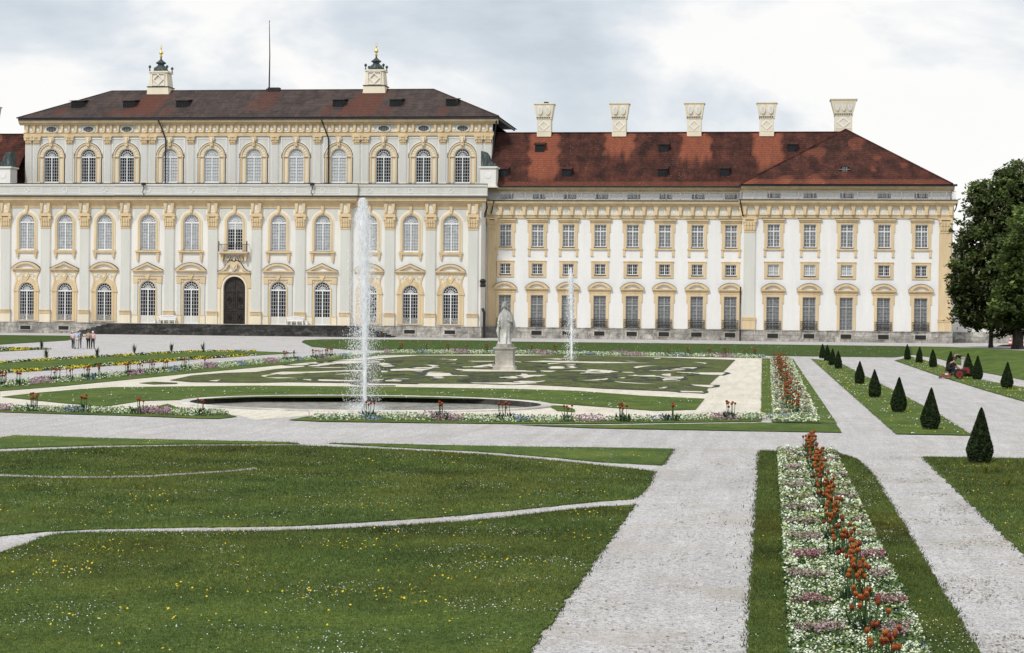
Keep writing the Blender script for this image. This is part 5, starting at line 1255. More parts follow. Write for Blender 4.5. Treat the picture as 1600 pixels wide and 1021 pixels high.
# tulips
n = 16000; dbx = np.concatenate([rng.uniform(2.7, 4.4, 11000), rng.uniform(-2.8, -.2, 5000)]); dby = 21+36*rng.random(n)**1.2
kp = np.clip(nz(dbx, dby, .55, 21.)*3.+.10, 0.02, 1) > rng.random(n); dbx, dby = dbx[kp], dby[kp]; n = len(dbx)
cch = np.array([(.30, .23, .13), (.16, .13, .09), (.13, .15, .06), (.40, .33, .22)])[rng.choice([0, 0, 0, 1, 2, 3, 3], n)]*(.6+.7*rng.random((n, 1)))
tag(scatter('path_litter', np.stack([dbx, dby, .006+.012*rng.random(n)], 1), cch, .006+.014*rng.random(n)**2.5, .8, aspect=1.9, matk='leaf'), 'dry leaf litter and weeds scattered over the near gravel paths', 'litter', kind='stuff')
def bloom_mesh(seed, big):
    R = random.Random(seed); fl = MB(); r = R.uniform(.026, .032)*(1.3 if big else 1.04); hot = (seed*.37) % 1.
    base = (.14, .020, .012) if hot < .55 else (.22, .045, .014); tip = (.40, .15, .026) if hot > .3 else (.24, .06, .018)
    if big: base, tip = (.20, .032, .014), (.38, .11, .024)
    prof = [(r*.3, -.004), (r*.8, .012), (r*1.05, .034), (r*.98, .055), (r*.66, .076), (r*.38, .081)]
    for i in range(len(prof)-1):
        c0 = base if i < 2 else tuple((a+b_)/2 for a, b_ in zip(base, tip)) if i == 2 else tip; n = 6; vs = []
        for q, (rr, zz_) in enumerate((prof[i], prof[i+1])):
            for j in range(n*2):
                t = 2*PI*j/(n*2); k2 = 1+.12*(j % 2); vs.append((rr*k2*math.cos(t), rr*k2*math.sin(t), zz_-(.012*(j % 2) if i+q >= 4 else 0)))
        for f_ in [(j, (j+1) % (2*n), 2*n+(j+1) % (2*n), 2*n+j) for j in range(2*n)]:
            fl.cur = base if (R.random() < .45 and i > 0) else c0; fl.add([vs[v] for v in f_], [(0, 1, 2, 3)])
    return fl.mesh('bloom', 'petal', False, True)
BLM = [bloom_mesh(k+1, False) for k in range(8)]; BLB = [bloom_mesh(k+1, True) for k in range(4)]
def tulip_meshes(seed, nt_, lod):
    R = random.Random(seed); lf = MB(); bl = []
    for k in range(nt_):
        x, y = (R.gauss(0, .10), R.uniform(-.48, .48)) if not lod else (R.gauss(0, .10), R.gauss(0, .10)); h = R.uniform(.34, .55); lx, ly = R.uniform(-.03, .03), R.uniform(-.03, .03)
        lf.cur = (.06, .12, .035); lf.tube([(x, y, .03), (x+lx*.5, y+ly*.5, h*.6), (x+lx, y+ly, h)], .006 if not lod else .010, 4)
        bl.append((x+lx, y+ly, h, R.randrange(8)))
    for k in range(nt_*4 if not lod else max(14, nt_*3)):
        x, y = R.uniform(-.17, .17), R.uniform(-.30, .30); a = R.uniform(0, 6.28); L = R.uniform(.18, .32); g = R.uniform(.5, 1.3); w_ = .02*(1.6 if lod else 1)
        lf.cur = (.035*g, .075*g, .03*g); dx, dy = math.cos(a), math.sin(a); px_, py_ = -dy*w_, dx*w_; o = .12*L/.25
        lf.add([(x-px_*.5, y-py_*.5, .02), (x+px_*.5, y+py_*.5, .02), (x+dx*o*.4+px_, y+dy*o*.4+py_, L*.55), (x+dx*o*.4-px_, y+dy*o*.4-py_, L*.55), (x+dx*o, y+dy*o, L)], [(0, 1, 2, 3), (3, 2, 4)])
    return bl, lf.mesh('leaves', 'leaf', False, True), lod
TV = [tulip_meshes(s, n, False) for s, n in ((1, 19), (2, 16), (3, 18), (4, 21))]
TL = [tulip_meshes(s, n, True) for s, n in ((11, 8), (12, 6), (13, 7), (14, 4))]
TF = []
for s in (21, 22, 23):
    q = tulip_meshes(s, 9, False); TF.append((q[0], q[1], True))
def tulips(x, y, v, label, group, sc=1., rz=0., n=99):
    t = thing('tulip_clump', label, 'tulips', (x, y, .02), rz, group, sc); inst(v[1], 'leaves', t)
    for bx, by, bz, k in v[0][:n]: inst((BLB if v[2] else BLM)[k % (4 if v[2] else 8)], 'bloom', t, (bx, by, bz), k*1.)
def leaf_tuft_mesh(tc=(1, 1, 1)):
    R = random.Random(5); lf = MB()
    for k in range(40):
        a = R.uniform(0, 6.28); L = R.uniform(.35, .95) if k < 34 else R.uniform(.9, 1.2); g = R.uniform(.5, 1.2); lf.cur = (.03*g*tc[0]*1.6, .05*g*tc[1]*1.4, .022*g*tc[2]); o = R.uniform(.05, .45); dx, dy = math.cos(a), math.sin(a); w_ = .035
        lf.add([(-dy*w_*.4, dx*w_*.4, 0), (dy*w_*.4, -dx*w_*.4, 0), (dx*o*.6+dy*w_, dy*o*.6-dx*w_, L*.6), (dx*o*.6-dy*w_, dy*o*.6+dx*w_, L*.6), (dx*o, dy*o, L)], [(0, 1, 2, 3), (3, 2, 4)])
    return lf.mesh('plant_tuft', 'leaf', False, True)
TUF = leaf_tuft_mesh()
Yt = [22.35, 24.95, 27.5, 29.8, 32.4, 34.8, 37.2, 39.6, 42.0, 44.4, 46.7, 49.0, 51.2, 53.4, 55.4, 57.0]
for k, y in enumerate(Yt):
    lab = ('orange tulip clump nearest the camera, cut by the bottom frame edge' if k == 0 else 'orange tulip clump at the far end of the near bed, by the cross path' if k == len(Yt)-1 else 'orange and yellow tulip clump down the middle of the near flower bed')
    tulips(1.31-.02*(k % 3)-(.05 if k > 3 else 0), y, TV[k % 4], lab, 'orange tulip clumps along the near bed', 1.0, 0 if k % 2 else PI)
for k in range(27):
    y = 76+3.2*k; tulips(1.07-.20*(k/26), y, TF[k % 3], 'orange tulip clump in the long row of the distant bed', 'orange tulip clumps along the distant bed', 1.1, k*1.3)
spots = [(53, 643), (133, 645), (221, 648), (317, 650), (578, 654), (688, 657), (790, 658), (886, 660), (973, 660), (1050, 659), (1139, 656)]
names = ['leftmost orange tulip clump of the front border', 'second orange tulip clump from the left in the front border', 'sparse orange tulip clump between two grass edges left of the basin', 'red tulip clump before the left end of the basin rim', 'dark red tulip clump right beside the foot of the tall jet', 'orange tulip clump before the basin, right of the tall jet', 'orange tulip clump before the basin, below the statue', 'orange tulip clump before the right end of the basin', 'orange tulip clump before the grass corner right of the basin', 'orange tulip clump before the right tip of the grass band', 'red orange tulip clump before the cream gravel path']
for i, (x, y) in enumerate(spots):
    g = G(x, y); tulips(g[0], g[1], TL[(i+3*(i in (2, 4))) % 4 if i not in (2, 4) else 3], names[i], 'tulip clumps along the front border', 1.15, i*.9)
for i, (x, y) in enumerate([(5, 605), (31, 603), (85, 598), (110, 596), (136, 594), (156, 592), (200, 588), (220, 586), (238, 584), (257, 582), (291, 579), (320, 576), (446, 565), (459, 564), (490, 562), (500, 561), (510, 559), (519, 558)]):
    g = G(x, y); tulips(g[0], g[1], TL[i % 4], 'small red tulip clump in the diagonal border left of the parterre', 'tulip clumps along the diagonal border', 1.25, i*1.1)
for i, x in enumerate([627, 666, 700, 728, 761, 830, 868, 1043, 1076, 1107, 1135, 1165, 1180]):
    g = G(x, 552+(x-800)*.017+.5); tulips(g[0], g[1], TL[i % 4], 'small red tulip clump in the far back border', 'tulip clumps along the back border', 1.3, i*1.7)
for i, (x, y) in enumerate([(72, 562), (152, 559), (210, 553.5), (268, 551), (317, 549.5), (65, 546)]):
    g = G(x, y); o = inst(TUF, 'plant_tuft', None, (g[0], g[1], .02), i*1.4); o.scale = (.7, .7, .8); tag(o, 'tall dark leafed plant tuft in a yellow edging of the left lawn', 'plant', 'plant tufts in the yellow edging')
# clipped yew cones
def cone_mesh(seed, n):
    R = np.random.default_rng(seed); t = R.random(n)**.75
    prof = lambda q: np.interp(q, [0, .06, .2, .4, .7, .93, 1.], [.26, .315, .335, .285, .165, .05, .0])
    a = R.random(n)*2*np.pi; lum = 1+.07*np.sin(a*2+t*7+seed*2)+.05*np.sin(a*6-t*15+seed); r = prof(t)*lum*(1-.10*R.random(n)**2)
    pts = np.stack([r*np.cos(a), r*np.sin(a), t*1.46+.03], 1)
    s = .35+1.1*R.random(n)**1.3; s *= 1+.35*np.sin(a*5+t*13)*np.sin(t*21-a*3); dpt = (r/(prof(t)+1e-3)); s *= np.where(R.random(n) < .1, 1.6, 1)
    return pts, np.stack([.034*s, .052*s, .022*s], 1)
def cone(px, py, h, label, group, k, loc=None):
    x, y = loc or G(px, py); t = thing('topiary_cone', label, 'topiary', (x, y, .02), k*1.3, group, (h/1.48*.98, h/1.48*.98, h/1.48))
    t.rotation_euler = (.035*math.sin(k*2.3), .03*math.cos(k*1.7), k*1.3); inst(CM[k % 3][0], 'foliage', t); inst(CM[k % 3][1], 'stem', t)
CM = []
for s in range(3):
    pts, cc = cone_mesh(s, 7000); o = scatter('foliage', pts, cc, .016+.012*rng.random(len(pts)), .15, matk='dullleaf', aspect=1.5); me = o.data; bpy.data.objects.remove(o)
    mb = MB(); mb.cur = (.012, .018, .008)
    mb.lathe([(.22, .06), (.29, .2), (.28, .35), (.23, .6), (.13, 1.05), (.03, 1.38)], n=14); core = mb
    # merge core into foliage mesh
    bm = bmesh.new(); bm.from_mesh(me); cl = bm.verts.layers.float_color['Col']
    vs = [bm.verts.new(v) for v in core.v]
    for v in vs: v[cl] = (.010, .016, .007, 1)
    for f_ in core.f: bm.faces.new([vs[i] for i in f_])
    bm.to_mesh(me); bm.free()
    mb = MB(); mb.tube([(0, 0, 0), (0, 0, .3)], .04, 6); CM.append((me, mb.mesh('stem', 'bark')))
row1 = [(1530, 725, 1.50), (1453, 672, 1.44), (1404, 645, 1.42), (1367, 622, 1.32), (1343, 601, 1.28), (1310, 577, 1.25), (1300, 572, 1.25), (1293, 565, 1.3), (1285, 561, 1.25)]
l1 = ['largest dark cone topiary, nearest on the right, standing alone at a lawn corner', 'dark cone topiary at the near tip of the grass strip', 'dark cone topiary second from the near tip of the grass strip', 'dark cone topiary third along the dandelion grass strip', 'small dark cone topiary fourth along the grass strip, before the bunched group', 'nearest of the four bunched small cones at the far end of the strip', 'second of the four bunched small cones at the far strip end', 'third of the four bunched small cones at the far strip end', 'farthest of the four bunched small cones by the back lawn']
for k, (x, y, h) in enumerate(row1): cone(x, y, h, l1[k], 'clipped cones along the middle grass strip', k)
row2 = [(1573, 608, 1.42), (1527, 594, 1.44), (1513, 590, 1.5), (1485, 582, 1.4), (1458, 575, 1.35), (1436, 568, 1.3), (1418, 563, 1.3)]
l2 = ['rightmost small dark cone on the far right grass strip', 'dark cone just right of the red mower', 'dark cone partly behind the red mower engine', 'dark cone mostly hidden behind the crouching gardener', 'dark cone just left of the gardeners', 'second dark cone from the left on the far right strip', 'leftmost dark cone on the far right strip by the back lawn']
for k, (x, y, h) in enumerate(row2): cone(x, y, h, l2[k], 'clipped cones along the far right grass strip', k+1)
# little yellow-green sprigs in the right lawn
for i, (x, y) in enumerate(((1540, 742), (1556, 740), (1575, 762))):
    g = G(x, y); o = inst(leaf_tuft_mesh((4.5, 3.4, 1.9)), 'weed_sprig', None, (g[0], g[1], .03), i*2., (.36, .36, .26))
    tag(o, ('pale green weed sprig left of the pair below the big cone', 'pale yellow weed sprig right of the pair below the big cone', 'pale yellow weed sprig alone, lower in the right lawn')[i], 'weed', 'weed sprigs in the right lawn')
# ------------------------------------------------------------------ TREES
def tree(name, label, base, trunk_r, trunk_h, lobes, nleaf, leaf, tint, blossoms=0, seed=1, branches=True):
    R = np.random.default_rng(seed); t = thing(name, label, 'tree', (base[0], base[1], 0), group='chestnut trees beside the gallery')
    mb = MB(); cx = np.mean([l[0] for l in lobes]); cz = np.mean([l[2] for l in lobes])
    mb.tube([(0, 0, -.1), (0, 0, .5), (.05, 0, trunk_h*.6), (cx*.2, 0, trunk_h), (cx*.5, 0, cz)], [trunk_r*1.35, trunk_r, trunk_r*.85, trunk_r*.7, trunk_r*.25], 10)
    for l in lobes: mb.tube([(0, 0, trunk_h*.75), (l[0]*.45, l[1]*.45, (trunk_h+l[2])*.5), (l[0], l[1], l[2])], [trunk_r*.5, trunk_r*.3, .06], 6)
    mb.build('trunk', 'bark', t)
    pts = []; cc = []; vol = np.array([l[3]*l[4] for l in lobes]); vol = vol/vol.sum()
    for l, vv in zip(lobes, vol):
        # leaf sprays: many small tufts on the lobe shell
        nt_ = int(nleaf*vv/26)
        d = R.normal(0, 1, (nt_, 3)); d /= np.linalg.norm(d, axis=1)[:, None]; rad = .5+.62*R.random(nt_)**.75
        lump = 1+.13*np.sin(d[:, 0]*5+seed)*np.sin(d[:, 2]*6+1)+.10*np.sin(d[:, 1]*9+d[:, 2]*8)
        c = np.stack([l[0]+d[:, 0]*l[3]*rad*lump, l[1]+d[:, 1]*l[3]*rad*lump, l[2]+d[:, 2]*l[4]*rad*lump], 1)
        k = 26; off = R.normal(0, 1, (nt_, k, 3))*np.array([.34, .34, .22]); p = (c[:, None]+off).reshape(-1, 3)
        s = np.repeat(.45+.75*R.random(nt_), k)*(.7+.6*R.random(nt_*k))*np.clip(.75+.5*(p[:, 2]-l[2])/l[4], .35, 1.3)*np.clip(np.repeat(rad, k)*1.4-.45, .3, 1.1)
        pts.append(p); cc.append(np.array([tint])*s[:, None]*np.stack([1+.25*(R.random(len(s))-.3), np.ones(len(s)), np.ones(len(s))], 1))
    pts = np.concatenate(pts); cc = np.concatenate(cc)
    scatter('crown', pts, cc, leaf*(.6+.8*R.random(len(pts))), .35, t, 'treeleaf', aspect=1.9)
    if blossoms:
        bl = []; bc = []
        for l, vv in zip(lobes, vol):
            n = int(blossoms*vv); d = R.normal(0, 1, (n, 3)); d[:, 1] = -np.abs(d[:, 1]); d /= np.linalg.norm(d, axis=1)[:, None]
            c = np.stack([l[0]+d[:, 0]*l[3]*1.03, l[1]+d[:, 1]*l[3]*1.03, l[2]+d[:, 2]*l[4]*1.03], 1)
            for q in range(8): bl.append(c+np.stack([R.normal(0, .05, n), R.normal(0, .05, n), np.full(n, .06*q)], 1)); bc.append(np.tile((.52, .52, .36), (n, 1))*(.5+.5*R.random((n, 1))))
        scatter('blossom_candles', np.concatenate(bl), np.concatenate(bc), .06, .2, t, 'petal')
b0 = G(1590, 546); sc_ = b0[1]/3000.*1.0
def L_(px, py, rpx, rz, dy=0): x, z = P(px, py, b0[1]); return (x-b0[0], dy, z, rpx*sc_, rz*sc_)
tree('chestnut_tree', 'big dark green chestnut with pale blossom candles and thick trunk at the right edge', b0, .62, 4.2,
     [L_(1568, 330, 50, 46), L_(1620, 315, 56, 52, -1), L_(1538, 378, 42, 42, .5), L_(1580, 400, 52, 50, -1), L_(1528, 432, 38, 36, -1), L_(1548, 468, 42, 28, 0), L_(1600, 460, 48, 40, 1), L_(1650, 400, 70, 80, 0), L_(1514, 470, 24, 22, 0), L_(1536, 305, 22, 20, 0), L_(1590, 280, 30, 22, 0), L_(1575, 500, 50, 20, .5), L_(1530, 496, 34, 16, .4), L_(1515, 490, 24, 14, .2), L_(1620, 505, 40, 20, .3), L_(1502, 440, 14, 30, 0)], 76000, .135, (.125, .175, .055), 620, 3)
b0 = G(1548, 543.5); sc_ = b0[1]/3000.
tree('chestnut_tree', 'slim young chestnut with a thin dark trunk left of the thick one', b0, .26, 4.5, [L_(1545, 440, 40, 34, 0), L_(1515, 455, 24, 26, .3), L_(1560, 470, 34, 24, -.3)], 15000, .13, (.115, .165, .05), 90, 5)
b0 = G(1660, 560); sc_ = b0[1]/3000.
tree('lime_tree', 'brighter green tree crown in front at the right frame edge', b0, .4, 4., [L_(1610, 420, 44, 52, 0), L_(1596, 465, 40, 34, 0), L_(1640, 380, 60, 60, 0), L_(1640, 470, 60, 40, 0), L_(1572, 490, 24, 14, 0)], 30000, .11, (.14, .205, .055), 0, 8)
bpy.data.objects['lime_tree']['group'] = ''
del bpy.data.objects['lime_tree']['group']

# ------------------------------------------------------------------ PEOPLE
def skin_obj(name, verts, edges, radii, matk, parent, root=0, sub=1):
    me = bpy.data.meshes.new(name); me.from_pydata(verts, edges, []); me.materials.append(M[matk])
    o = inst(me, name, parent); md = o.modifiers.new('Skin', 'SKIN'); md.use_smooth_shade = True
    for i, r in enumerate(radii):
        me.skin_vertices[0].data[i].radius = (r, r) if not isinstance(r, tuple) else r
        me.skin_vertices[0].data[i].use_root = (i == root)
    s = o.modifiers.new('Sub', 'SUBSURF'); s.levels = sub; s.render_levels = sub
    dg = bpy.context.evaluated_depsgraph_get(); ev = o.evaluated_get(dg); nm = bpy.data.meshes.new_from_object(ev)
    o.modifiers.clear(); o.data = nm; nm.name = name
    if not nm.materials: nm.materials.append(M[matk])
    return o
def person(label, loc, rz, h, shirt, trousers, hair, pose='stand', bareleg=False, hat=None):
    t = thing('person', label, 'person', loc, rz, None, h/1.72)
    J = dict(pel=(0, 0, .93), sp=(0, 0, 1.15), ch=(0, .0, 1.33), nk=(0, 0, 1.47), hd=(0, -.01, 1.56), ht=(0, 0, 1.68),
             hl=(-.09, 0, .90), kl=(-.11, -.02, .50), al=(-.12, .03, .08), tl=(-.13, -.13, .03), hr=(.09, 0, .90), kr=(.11, -.06, .50), ar=(.12, -.02, .08), tr=(.13, -.18, .03),
             sl=(-.19, 0, 1.40), el=(-.25, .02, 1.12), wl=(-.25, -.08, .88), fl=(-.245, -.12, .80), sr=(.19, 0, 1.40), er=(.25, .02, 1.12), wr=(.24, -.08, .88), fr=(.235, -.12, .80))
    if pose == 'bend':                                       # leaning forward from the hips, hands reaching down
        J.update(sp=(0, -.16, 1.05), ch=(0, -.36, 1.12), nk=(0, -.50, 1.10), hd=(0, -.58, 1.06), ht=(0, -.69, 1.02), sl=(-.19, -.42, 1.12), el=(-.23, -.48, .86), wl=(-.18, -.56, .64), fl=(-.17, -.6, .56), sr=(.19, -.42, 1.12), er=(.23, -.48, .86), wr=(.18, -.56, .64), fr=(.17, -.6, .56))
    if pose == 'crouch':
        J.update(pel=(0, .1, .42), sp=(0, -.02, .62), ch=(0, -.16, .78), nk=(0, -.26, .88), hd=(0, -.32, .95), ht=(0, -.37, 1.06), hl=(-.1, .08, .40), kl=(-.18, -.34, .50), al=(-.15, .0, .08), tl=(-.15, -.16, .03), hr=(.1, .08, .40), kr=(.18, -.34, .50), ar=(.15, .0, .08), tr=(.15, -.16, .03),
                 sl=(-.2, -.2, .82), el=(-.24, -.42, .62), wl=(-.16, -.58, .52), fl=(-.14, -.64, .48), sr=(.2, -.2, .82), er=(.24, -.42, .62), wr=(.16, -.58, .52), fr=(.14, -.64, .48))
    names_ = list(J); ix = {n_: i for i, n_ in enumerate(names_)}
    R_ = dict(pel=.12, sp=.12, ch=.13, nk=.055, hd=.085, ht=.07, hl=.085, kl=.055, al=.038, tl=.03, hr=.085, kr=.055, ar=.038, tr=.03, sl=.055, el=.04, wl=.027, fl=.022, sr=.055, er=.04, wr=.027, fr=.022)
    E_ = [('pel', 'sp'), ('sp', 'ch'), ('ch', 'nk'), ('nk', 'hd'), ('hd', 'ht'), ('pel', 'hl'), ('hl', 'kl'), ('kl', 'al'), ('al', 'tl'), ('pel', 'hr'), ('hr', 'kr'), ('kr', 'ar'), ('ar', 'tr'), ('ch', 'sl'), ('sl', 'el'), ('el', 'wl'), ('wl', 'fl'), ('ch', 'sr'), ('sr', 'er'), ('er', 'wr'), ('wr', 'fr')]
    # fingers and thumb
    V_ = [J[n_] for n_ in names_]; Ed = [(ix[a], ix[b_]) for a, b_ in E_]; Rd = [R_[n_] for n_ in names_]
    for s in ('l', 'r'):
        w_, f_ = Vector(J['w'+s]), Vector(J['f'+s]); d = (f_-w_).normalized(); side = Vector((0, 1, 0)).cross(d).normalized() if abs(d.y) < .9 else Vector((1, 0, 0)); nn_ = d.cross(side)
        for k in range(4):
            b0_ = f_+nn_*(.015*(k-1.5)); V_.append(tuple(b0_)); V_.append(tuple(b0_+d*(.06-.008*abs(k-1.2))+side*.01)); Rd += [.009, .008]; Ed += [(ix['f'+s], len(V_)-2), (len(V_)-2, len(V_)-1)]
        V_.append(tuple(w_+d*.03+nn_*.045)); Rd.append(.009); Ed.append((ix['w'+s], len(V_)-1))
    body = skin_obj('body', V_, Ed, Rd, 'skin', t)
    def sub(name, keep, grow, key):
        ii = {n_: k for k, n_ in enumerate(keep)}
        skin_obj(name, [J[n_] for n_ in keep], [(ii[a], ii[b_]) for a, b_ in E_ if a in ii and b_ in ii], [R_[n_]+grow for n_ in keep], key, t)
    sub('shirt', ['ch', 'sp', 'pel', 'sl', 'sr', 'el', 'er'], .022, shirt)
    sub('trousers', ['pel', 'hl', 'hr', 'kl', 'kr']+([] if bareleg else ['al', 'ar']), .018, trousers)
    for a, b_ in (('al', 'tl'), ('ar', 'tr')): mb = MB(); mb.tube([J[a], tuple(Vector(J[a])*.5+Vector(J[b_])*.5+Vector((0, 0, -.0))), J[b_]], [.05, .048, .038], 8); mb.build('shoe', 'iron', t, smooth=True)
    hd, ht = Vector(J['hd']), Vector(J['ht']); ax = (ht-hd).normalized(); c = hd+ax*.05
    mb = MB(); n = 10; vs = []
    bk = Vector((0, 1, 0)) if pose == 'stand' else Vector((0, .5, .8)).normalized()
    for i in range(6):
        q = i/5*PI*.62
        for k in range(n):
            a = 2*PI*k/n; u = Vector((math.cos(a), math.sin(a), 0)); v = ax.rotation_difference(Vector((0, 0, 1))).inverted() @ u
            vs.append(tuple(c+bk*.018+ax*(math.cos(q)*.115)+v*(math.sin(q)*.105+.002)))
    mb.add(vs, [(i*n+k, i*n+(k+1) % n, (i+1)*n+(k+1) % n, (i+1)*n+k) for i in range(5) for k in range(n)]); mb.build('hair', hair if not hat else hat, t, smooth=True)
    fc = -bk if pose == 'stand' else Vector((0, -.8, -.6)).normalized()
    mb = MB(); mb.tube([tuple(c+fc*.085+ax*.01), tuple(c+fc*.112-ax*.02)], [.01, .016], 6)
    for sx in (-1, 1): mb.tube([tuple(c+Vector((sx*.092, 0, 0))+ax*.02), tuple(c+Vector((sx*.1, .01, 0))-ax*.03)], [.02, .014], 6)
    mb.build('face_features', 'skin', t, smooth=True)
    mb = MB()
    for sx in (-1, 1): mb.tube([tuple(c+fc*.088+Vector((sx*.035, 0, 0))+ax*.01), tuple(c+fc*.096+Vector((sx*.035, 0, 0))+ax*.01)], [.012, .008], 6)
    mb.tube([tuple(c+fc*.09+Vector((-.025, 0, 0))-ax*.055), tuple(c+fc*.09+Vector((.025, 0, 0))-ax*.055)], .005, 5); mb.build('eyes_and_mouth', 'iron', t)
    return t
for k, c in dict(c_pink=(.72, .45, .47), c_blue=(.40, .55, .75), c_dark=(.05, .06, .09), c_tan=(.36, .28, .21), c_grey=(.50, .49, .46), c_black=(.015, .015, .018), c_white=(.75, .75, .75), c_khaki=(.62, .58, .5), h_grey=(.45, .43, .41), h_dark=(.04, .03, .025), h_brown=(.12, .07, .04), c_maroon=(.45, .02, .02)).items(): M[k] = simple('cloth_'+k[2:], c, .8, .12, 8)
def at(px, py): g = G(px, py); return (g[0], g[1], .004)
person('walker in pink top and dark trousers, leftmost of the five on the gravel', at(114, 545), PI*.9, 1.60, 'c_pink', 'c_dark', 'h_grey')
person('walker in light blue shirt and pale trousers, seen beside the pink one', at(120, 545.5), 0.2, 1.70, 'c_blue', 'c_grey', 'h_grey')
person('walker all in dark clothes behind the light blue shirt', at(124.5, 544.3), 0.1, 1.66, 'c_dark', 'c_dark', 'h_dark')
person('walker in tan shirt and black trousers, right of the gap', at(138, 545.5), PI, 1.66, 'c_tan', 'c_black', 'h_brown')
person('walker in pink jacket with white hair, rightmost of the five', at(145, 545.5), PI*1.1, 1.62, 'c_pink', 'c_black', 'c_white')

# ------------------------------------------------------------------ MOWER + GARDENERS
mx, my = G(1497, 592.5); mow = thing('mower', 'small red two wheeled garden tractor with a front mowing deck on the grass strip', 'mower', (mx, my, .03), 0)
mb = MB(); mb.box(-.25, .28, -.22, .22, .22, .34); mb.tube([(-.2, 0, .3), (-.55, 0, .25)], .06); mb.tube([(.05, .0, .36), (-.05, .0, .62), (-.32, .0, .82)], .03); mb.build('frame', 'iron', mow)
mb = MB(); mb.cur = (.20, .022, .018)
mb.frustum((.42, 0), (.26, .2), (.22, .16), .34, .62); mb.box(.28, .6, -.15, .15, .62, .68); mb.build('engine', 'paint', mow, colattr=True)
mb = MB(); mb.cur = (.02, .02, .02); mb.tube([(.6, .0, .5), (.74, 0, .52)], .07, 8); mb.box(.3, .5, -.23, -.2, .4, .55); mb.build('exhaust', 'paint', mow, colattr=True)
mb = MB(); mb.cur = (.20, .03, .028); mb.frustum((-.72, 0), (.30, .32), (.22, .26), .1, .30); mb.cur = (.6, .58, .56); mb.box(-.82, -.62, -.29, -.2, .22, .32); mb.cur = (.05, .05, .05); mb.frustum((-1.08, 0), (.10, .30), (.04, .28), .02, .14); mb.build('mowing_deck', 'paint', mow, colattr=True)
for sy3 in (-.3, .3):
    mb = MB(); mb.cur = (.02, .02, .02); n = 20
    o = [(.3*math.cos(2*PI*k/n), .3+.3*math.sin(2*PI*k/n)) for k in range(n)]; q = [(a*.68, .3+(b_-.3)*.68) for a, b_ in o]; mb.ring(o, q, sy3-.07, sy3+.07, 0, True); mb.ring(q, o, sy3+.07, sy3-.07, 0, True)
    wh = mb.build('wheel', 'paint', mow, (0.05, 0, 0), colattr=True)
    mb = MB(); mb.cur = (.26, .03, .02); mb.prism([(a*.66, .3+(b_-.3)*.66) for a, b_ in o], sy3-.04, sy3+.04, 0, True); mb.cur = (.1, .02, .02); mb.prism([(a*.2, .3+(b_-.3)*.2) for a, b_ in o], sy3-.08, sy3+.06, 0, True); mb.build('rim', 'paint', wh, colattr=True)
for sx in (-1, 1):
    mb = MB(); mb.tube([(-.1, sx*.18, .45), (-.35, sx*.22, .85), (-.5, sx*.22, .92)], .02, 6); mb.build('handlebar', 'iron', mow)
g = G(1485, 588); person('gardener crouching in dark clothes with a white stripe, left of the red mower', (g[0]-.05, g[1]+.3, .03), -PI/2+.2+PI, 1.72, 'c_black', 'c_black', 'h_dark', 'crouch')
g = G(1507, 583); person('gardener in black bending forward behind the red mower', (g[0]-.1, g[1]-.0, .03), -PI/2-.1, 1.75, 'c_black', 'c_grey', 'h_dark', 'bend')
# traffic cone with dark mound
g = G(1578.5, 541); tc = thing('traffic_cone', 'red and white traffic cone beside the dark manhole heap under the trees', 'traffic cone', (g[0], g[1], .05))
mb = MB(); 
for c_, a, b_, z0_, z1_ in (((.6, .05, .03), .24, .19, .04, .28), ((.8, .8, .8), .19, .14, .28, .5), ((.6, .05, .03), .14, .1, .5, .72), ((.8, .8, .8), .1, .06, .72, .92), ((.6, .05, .03), .06, .03, .92, 1.05)): mb.cur = c_; mb.lathe([(a, z0_), (b_, z1_)], n=12)
mb.build('cone_body', 'paint', tc, colattr=True)
mb = MB(); mb.cur = (.45, .04, .03); mb.box(-.32, .32, -.32, .32, 0, .05); mb.build('foot', 'paint', tc, colattr=True)
mb = MB(); vs = []
for j in range(5):
    for k in range(16): a = 2*PI*k/16; r = (1-j/5)*(1+.2*math.sin(k*2.3)); vs.append((1.25*r*math.cos(a), .6*r*math.sin(a), .22*(1-(1-j/4.)**2)+.0))
mb.add(vs, [(j*16+k, j*16+(k+1) % 16, (j+1)*16+(k+1) % 16, (j+1)*16+k) for j in range(4) for k in range(16)]); M['earth'] = simple('dark_earth', (.05, .03, .025), .9, .4, 6)
g = G(1574, 541.5); o = mb.build('earth_heap', 'earth', None, (g[0], g[1]-.7, .0)); tag(o, 'low dark reddish earth heap before the traffic cone', 'earth heap')

# ------------------------------------------------------------------ BENCHES on the landing
def bench(x, label):
    t = thing('garden_bench', label, 'bench', (CX+x, YF-1.25, 1.5), 0, 'white benches on the palace landing'); h = 1.15
    mb = MB()
    for k in range(5): mb.box(-h, h, -.25+k*.11, -.16+k*.11, .42, .46)
    mb.build('seat', 'benchwhite', t)
    mb = MB(); n = 16
    top = [(-h+2*h*k/n, 1.02+.14*math.sin(PI*k/n)) for k in range(n+1)]
    mb.ring(top, [(x_, z-.09) for x_, z in top], .30, .36); mb.box(-h, h, .30, .36, .5, .6); mb.box(-h, h, .305, .355, .75, .80)
    for k in range(15): x_ = -h+.06+k*(2*h-.12)/14; mb.box(x_-.045, x_+.045, .31, .35, .6, .96+.12*math.sin(PI*k/14))
    mb.build('backrest', 'benchwhite', t)
    for x_ in (-h, -.38, .38, h):
        mb = MB(); mb.box(x_-.05, x_+.05, -.28, -.2, 0, .42); mb.box(x_-.05, x_+.05, .26, .34, 0, .42); mb.box(x_-.04, x_+.04, -.2, .26, .34, .42); mb.build('leg', 'benchwhite', t)
    for x_ in (-h, h): mb = MB(); mb.box(x_-.05, x_+.05, -.3, .34, .66, .72); mb.box(x_-.05, x_+.05, -.28, -.2, .46, .66); mb.build('armrest', 'benchwhite', t)
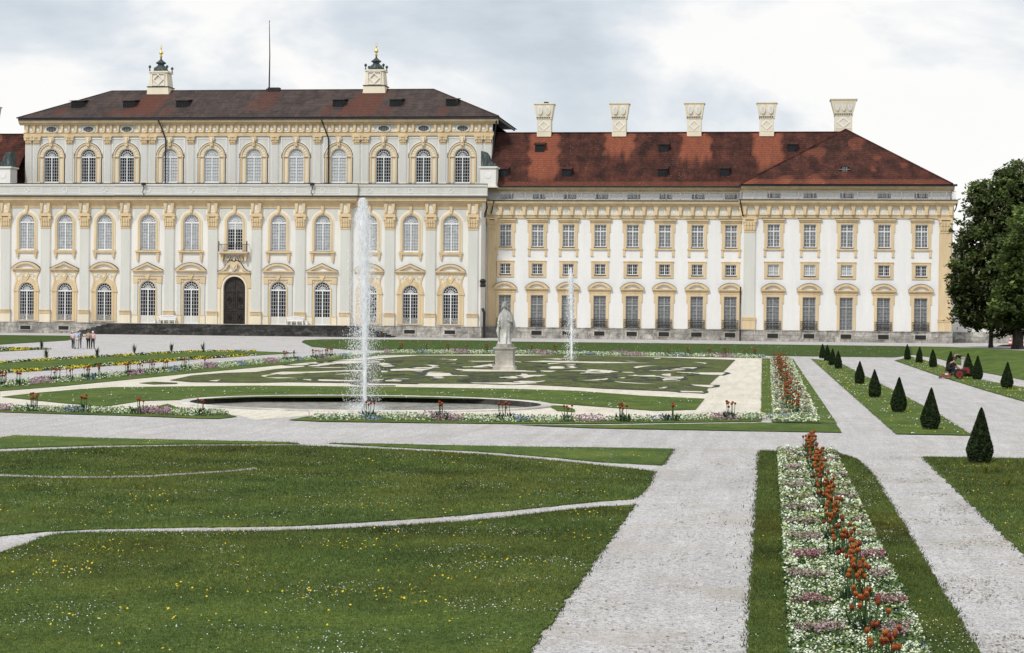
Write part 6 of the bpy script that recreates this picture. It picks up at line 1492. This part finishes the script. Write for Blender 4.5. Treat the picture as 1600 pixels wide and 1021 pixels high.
bench(-9.05, 'white slatted bench left of the dark portal'); bench(8.45, 'white slatted bench right of the dark portal')
for i, (x, lab) in enumerate(((-10.75, 'small white planter tub beside the left bench'), (10.1, 'small white planter tub beside the right bench'))):
    mb = MB(); mb.lathe([(.16, 0), (.2, .05), (.17, .12), (.26, .5), (.3, .55), (.24, .56)], n=12); tag(mb.build('planter_tub', 'benchwhite', None, (CX+x, YF-1.2, 1.5), smooth=True), lab, 'planter')

# ------------------------------------------------------------------ SKY, SUN, CAMERA
w = bpy.data.worlds.new('World'); scn.world = w; w.use_nodes = True; nt = w.node_tree; bg = nt.nodes['Background']
SUN_EL, SUN_AZ = math.radians(48), math.radians(205)      # azimuth clockwise from +Y: sun behind the camera, slightly left
sky = N(nt, 'ShaderNodeTexSky', sky_type='NISHITA'); sky.sun_disc = False; sky.sun_elevation = SUN_EL; sky.sun_rotation = SUN_AZ
tc_ = N(nt, 'ShaderNodeTexCoord'); mp = N(nt, 'ShaderNodeMapping'); mp.inputs['Scale'].default_value = (1, 1, 2.2); mp.inputs['Location'].default_value = (3.1, 1.7, .35)
nt.links.new(tc_.outputs['Generated'], mp.inputs[0])
f = noise_tex(nt, mp.outputs[0], 4.2, 7, .55, .25)
f2 = noise_tex(nt, mp.outputs[0], 9., 6, .6)
cloud = ramp(nt, f, [(.40, (5.3, 6.2, 7.0)), (.50, (7.7, 8.3, 8.9)), (.57, (11.0, 10.8, 10.6))])
cl2 = mix(nt, .18, cloud, ramp(nt, f2, [(.3, (8.4, 8.7, 9.0)), (.7, (10.6, 10.4, 10.2))]))
fin = mix(nt, .93, sky.outputs[0], cl2)
nt.links.new(fin, bg.inputs[0]); bg.inputs[1].default_value = .096
sd = bpy.data.lights.new('sun', 'SUN'); sd.energy = 2.4; sd.angle = math.radians(10); sd.color = (1., .965, .91)
so = bpy.data.objects.new('sun', sd); col.objects.link(so)
dirv = Vector((math.sin(SUN_AZ)*math.cos(SUN_EL), math.cos(SUN_AZ)*math.cos(SUN_EL), math.sin(SUN_EL)))
so.rotation_euler = dirv.to_track_quat('Z', 'Y').to_euler(); so.location = (0, 0, 60)
cd = bpy.data.cameras.new('camera'); cam = bpy.data.objects.new('camera', cd); col.objects.link(cam); scn.camera = cam
cd.sensor_width = 36; cd.lens = 36*F/1600; cd.clip_end = 6000; cd.clip_start = .1
from mathutils import Matrix
cam.matrix_world = Matrix(((RT.x, UP.x, -FW.x, 0), (RT.y, UP.y, -FW.y, 0), (RT.z, UP.z, -FW.z, H), (0, 0, 0, 1)))
scn.view_settings.view_transform = 'Standard'; scn.view_settings.look = 'None'; scn.view_settings.exposure = 0
scn.cycles.max_bounces = 6; scn.cycles.transparent_max_bounces = 12
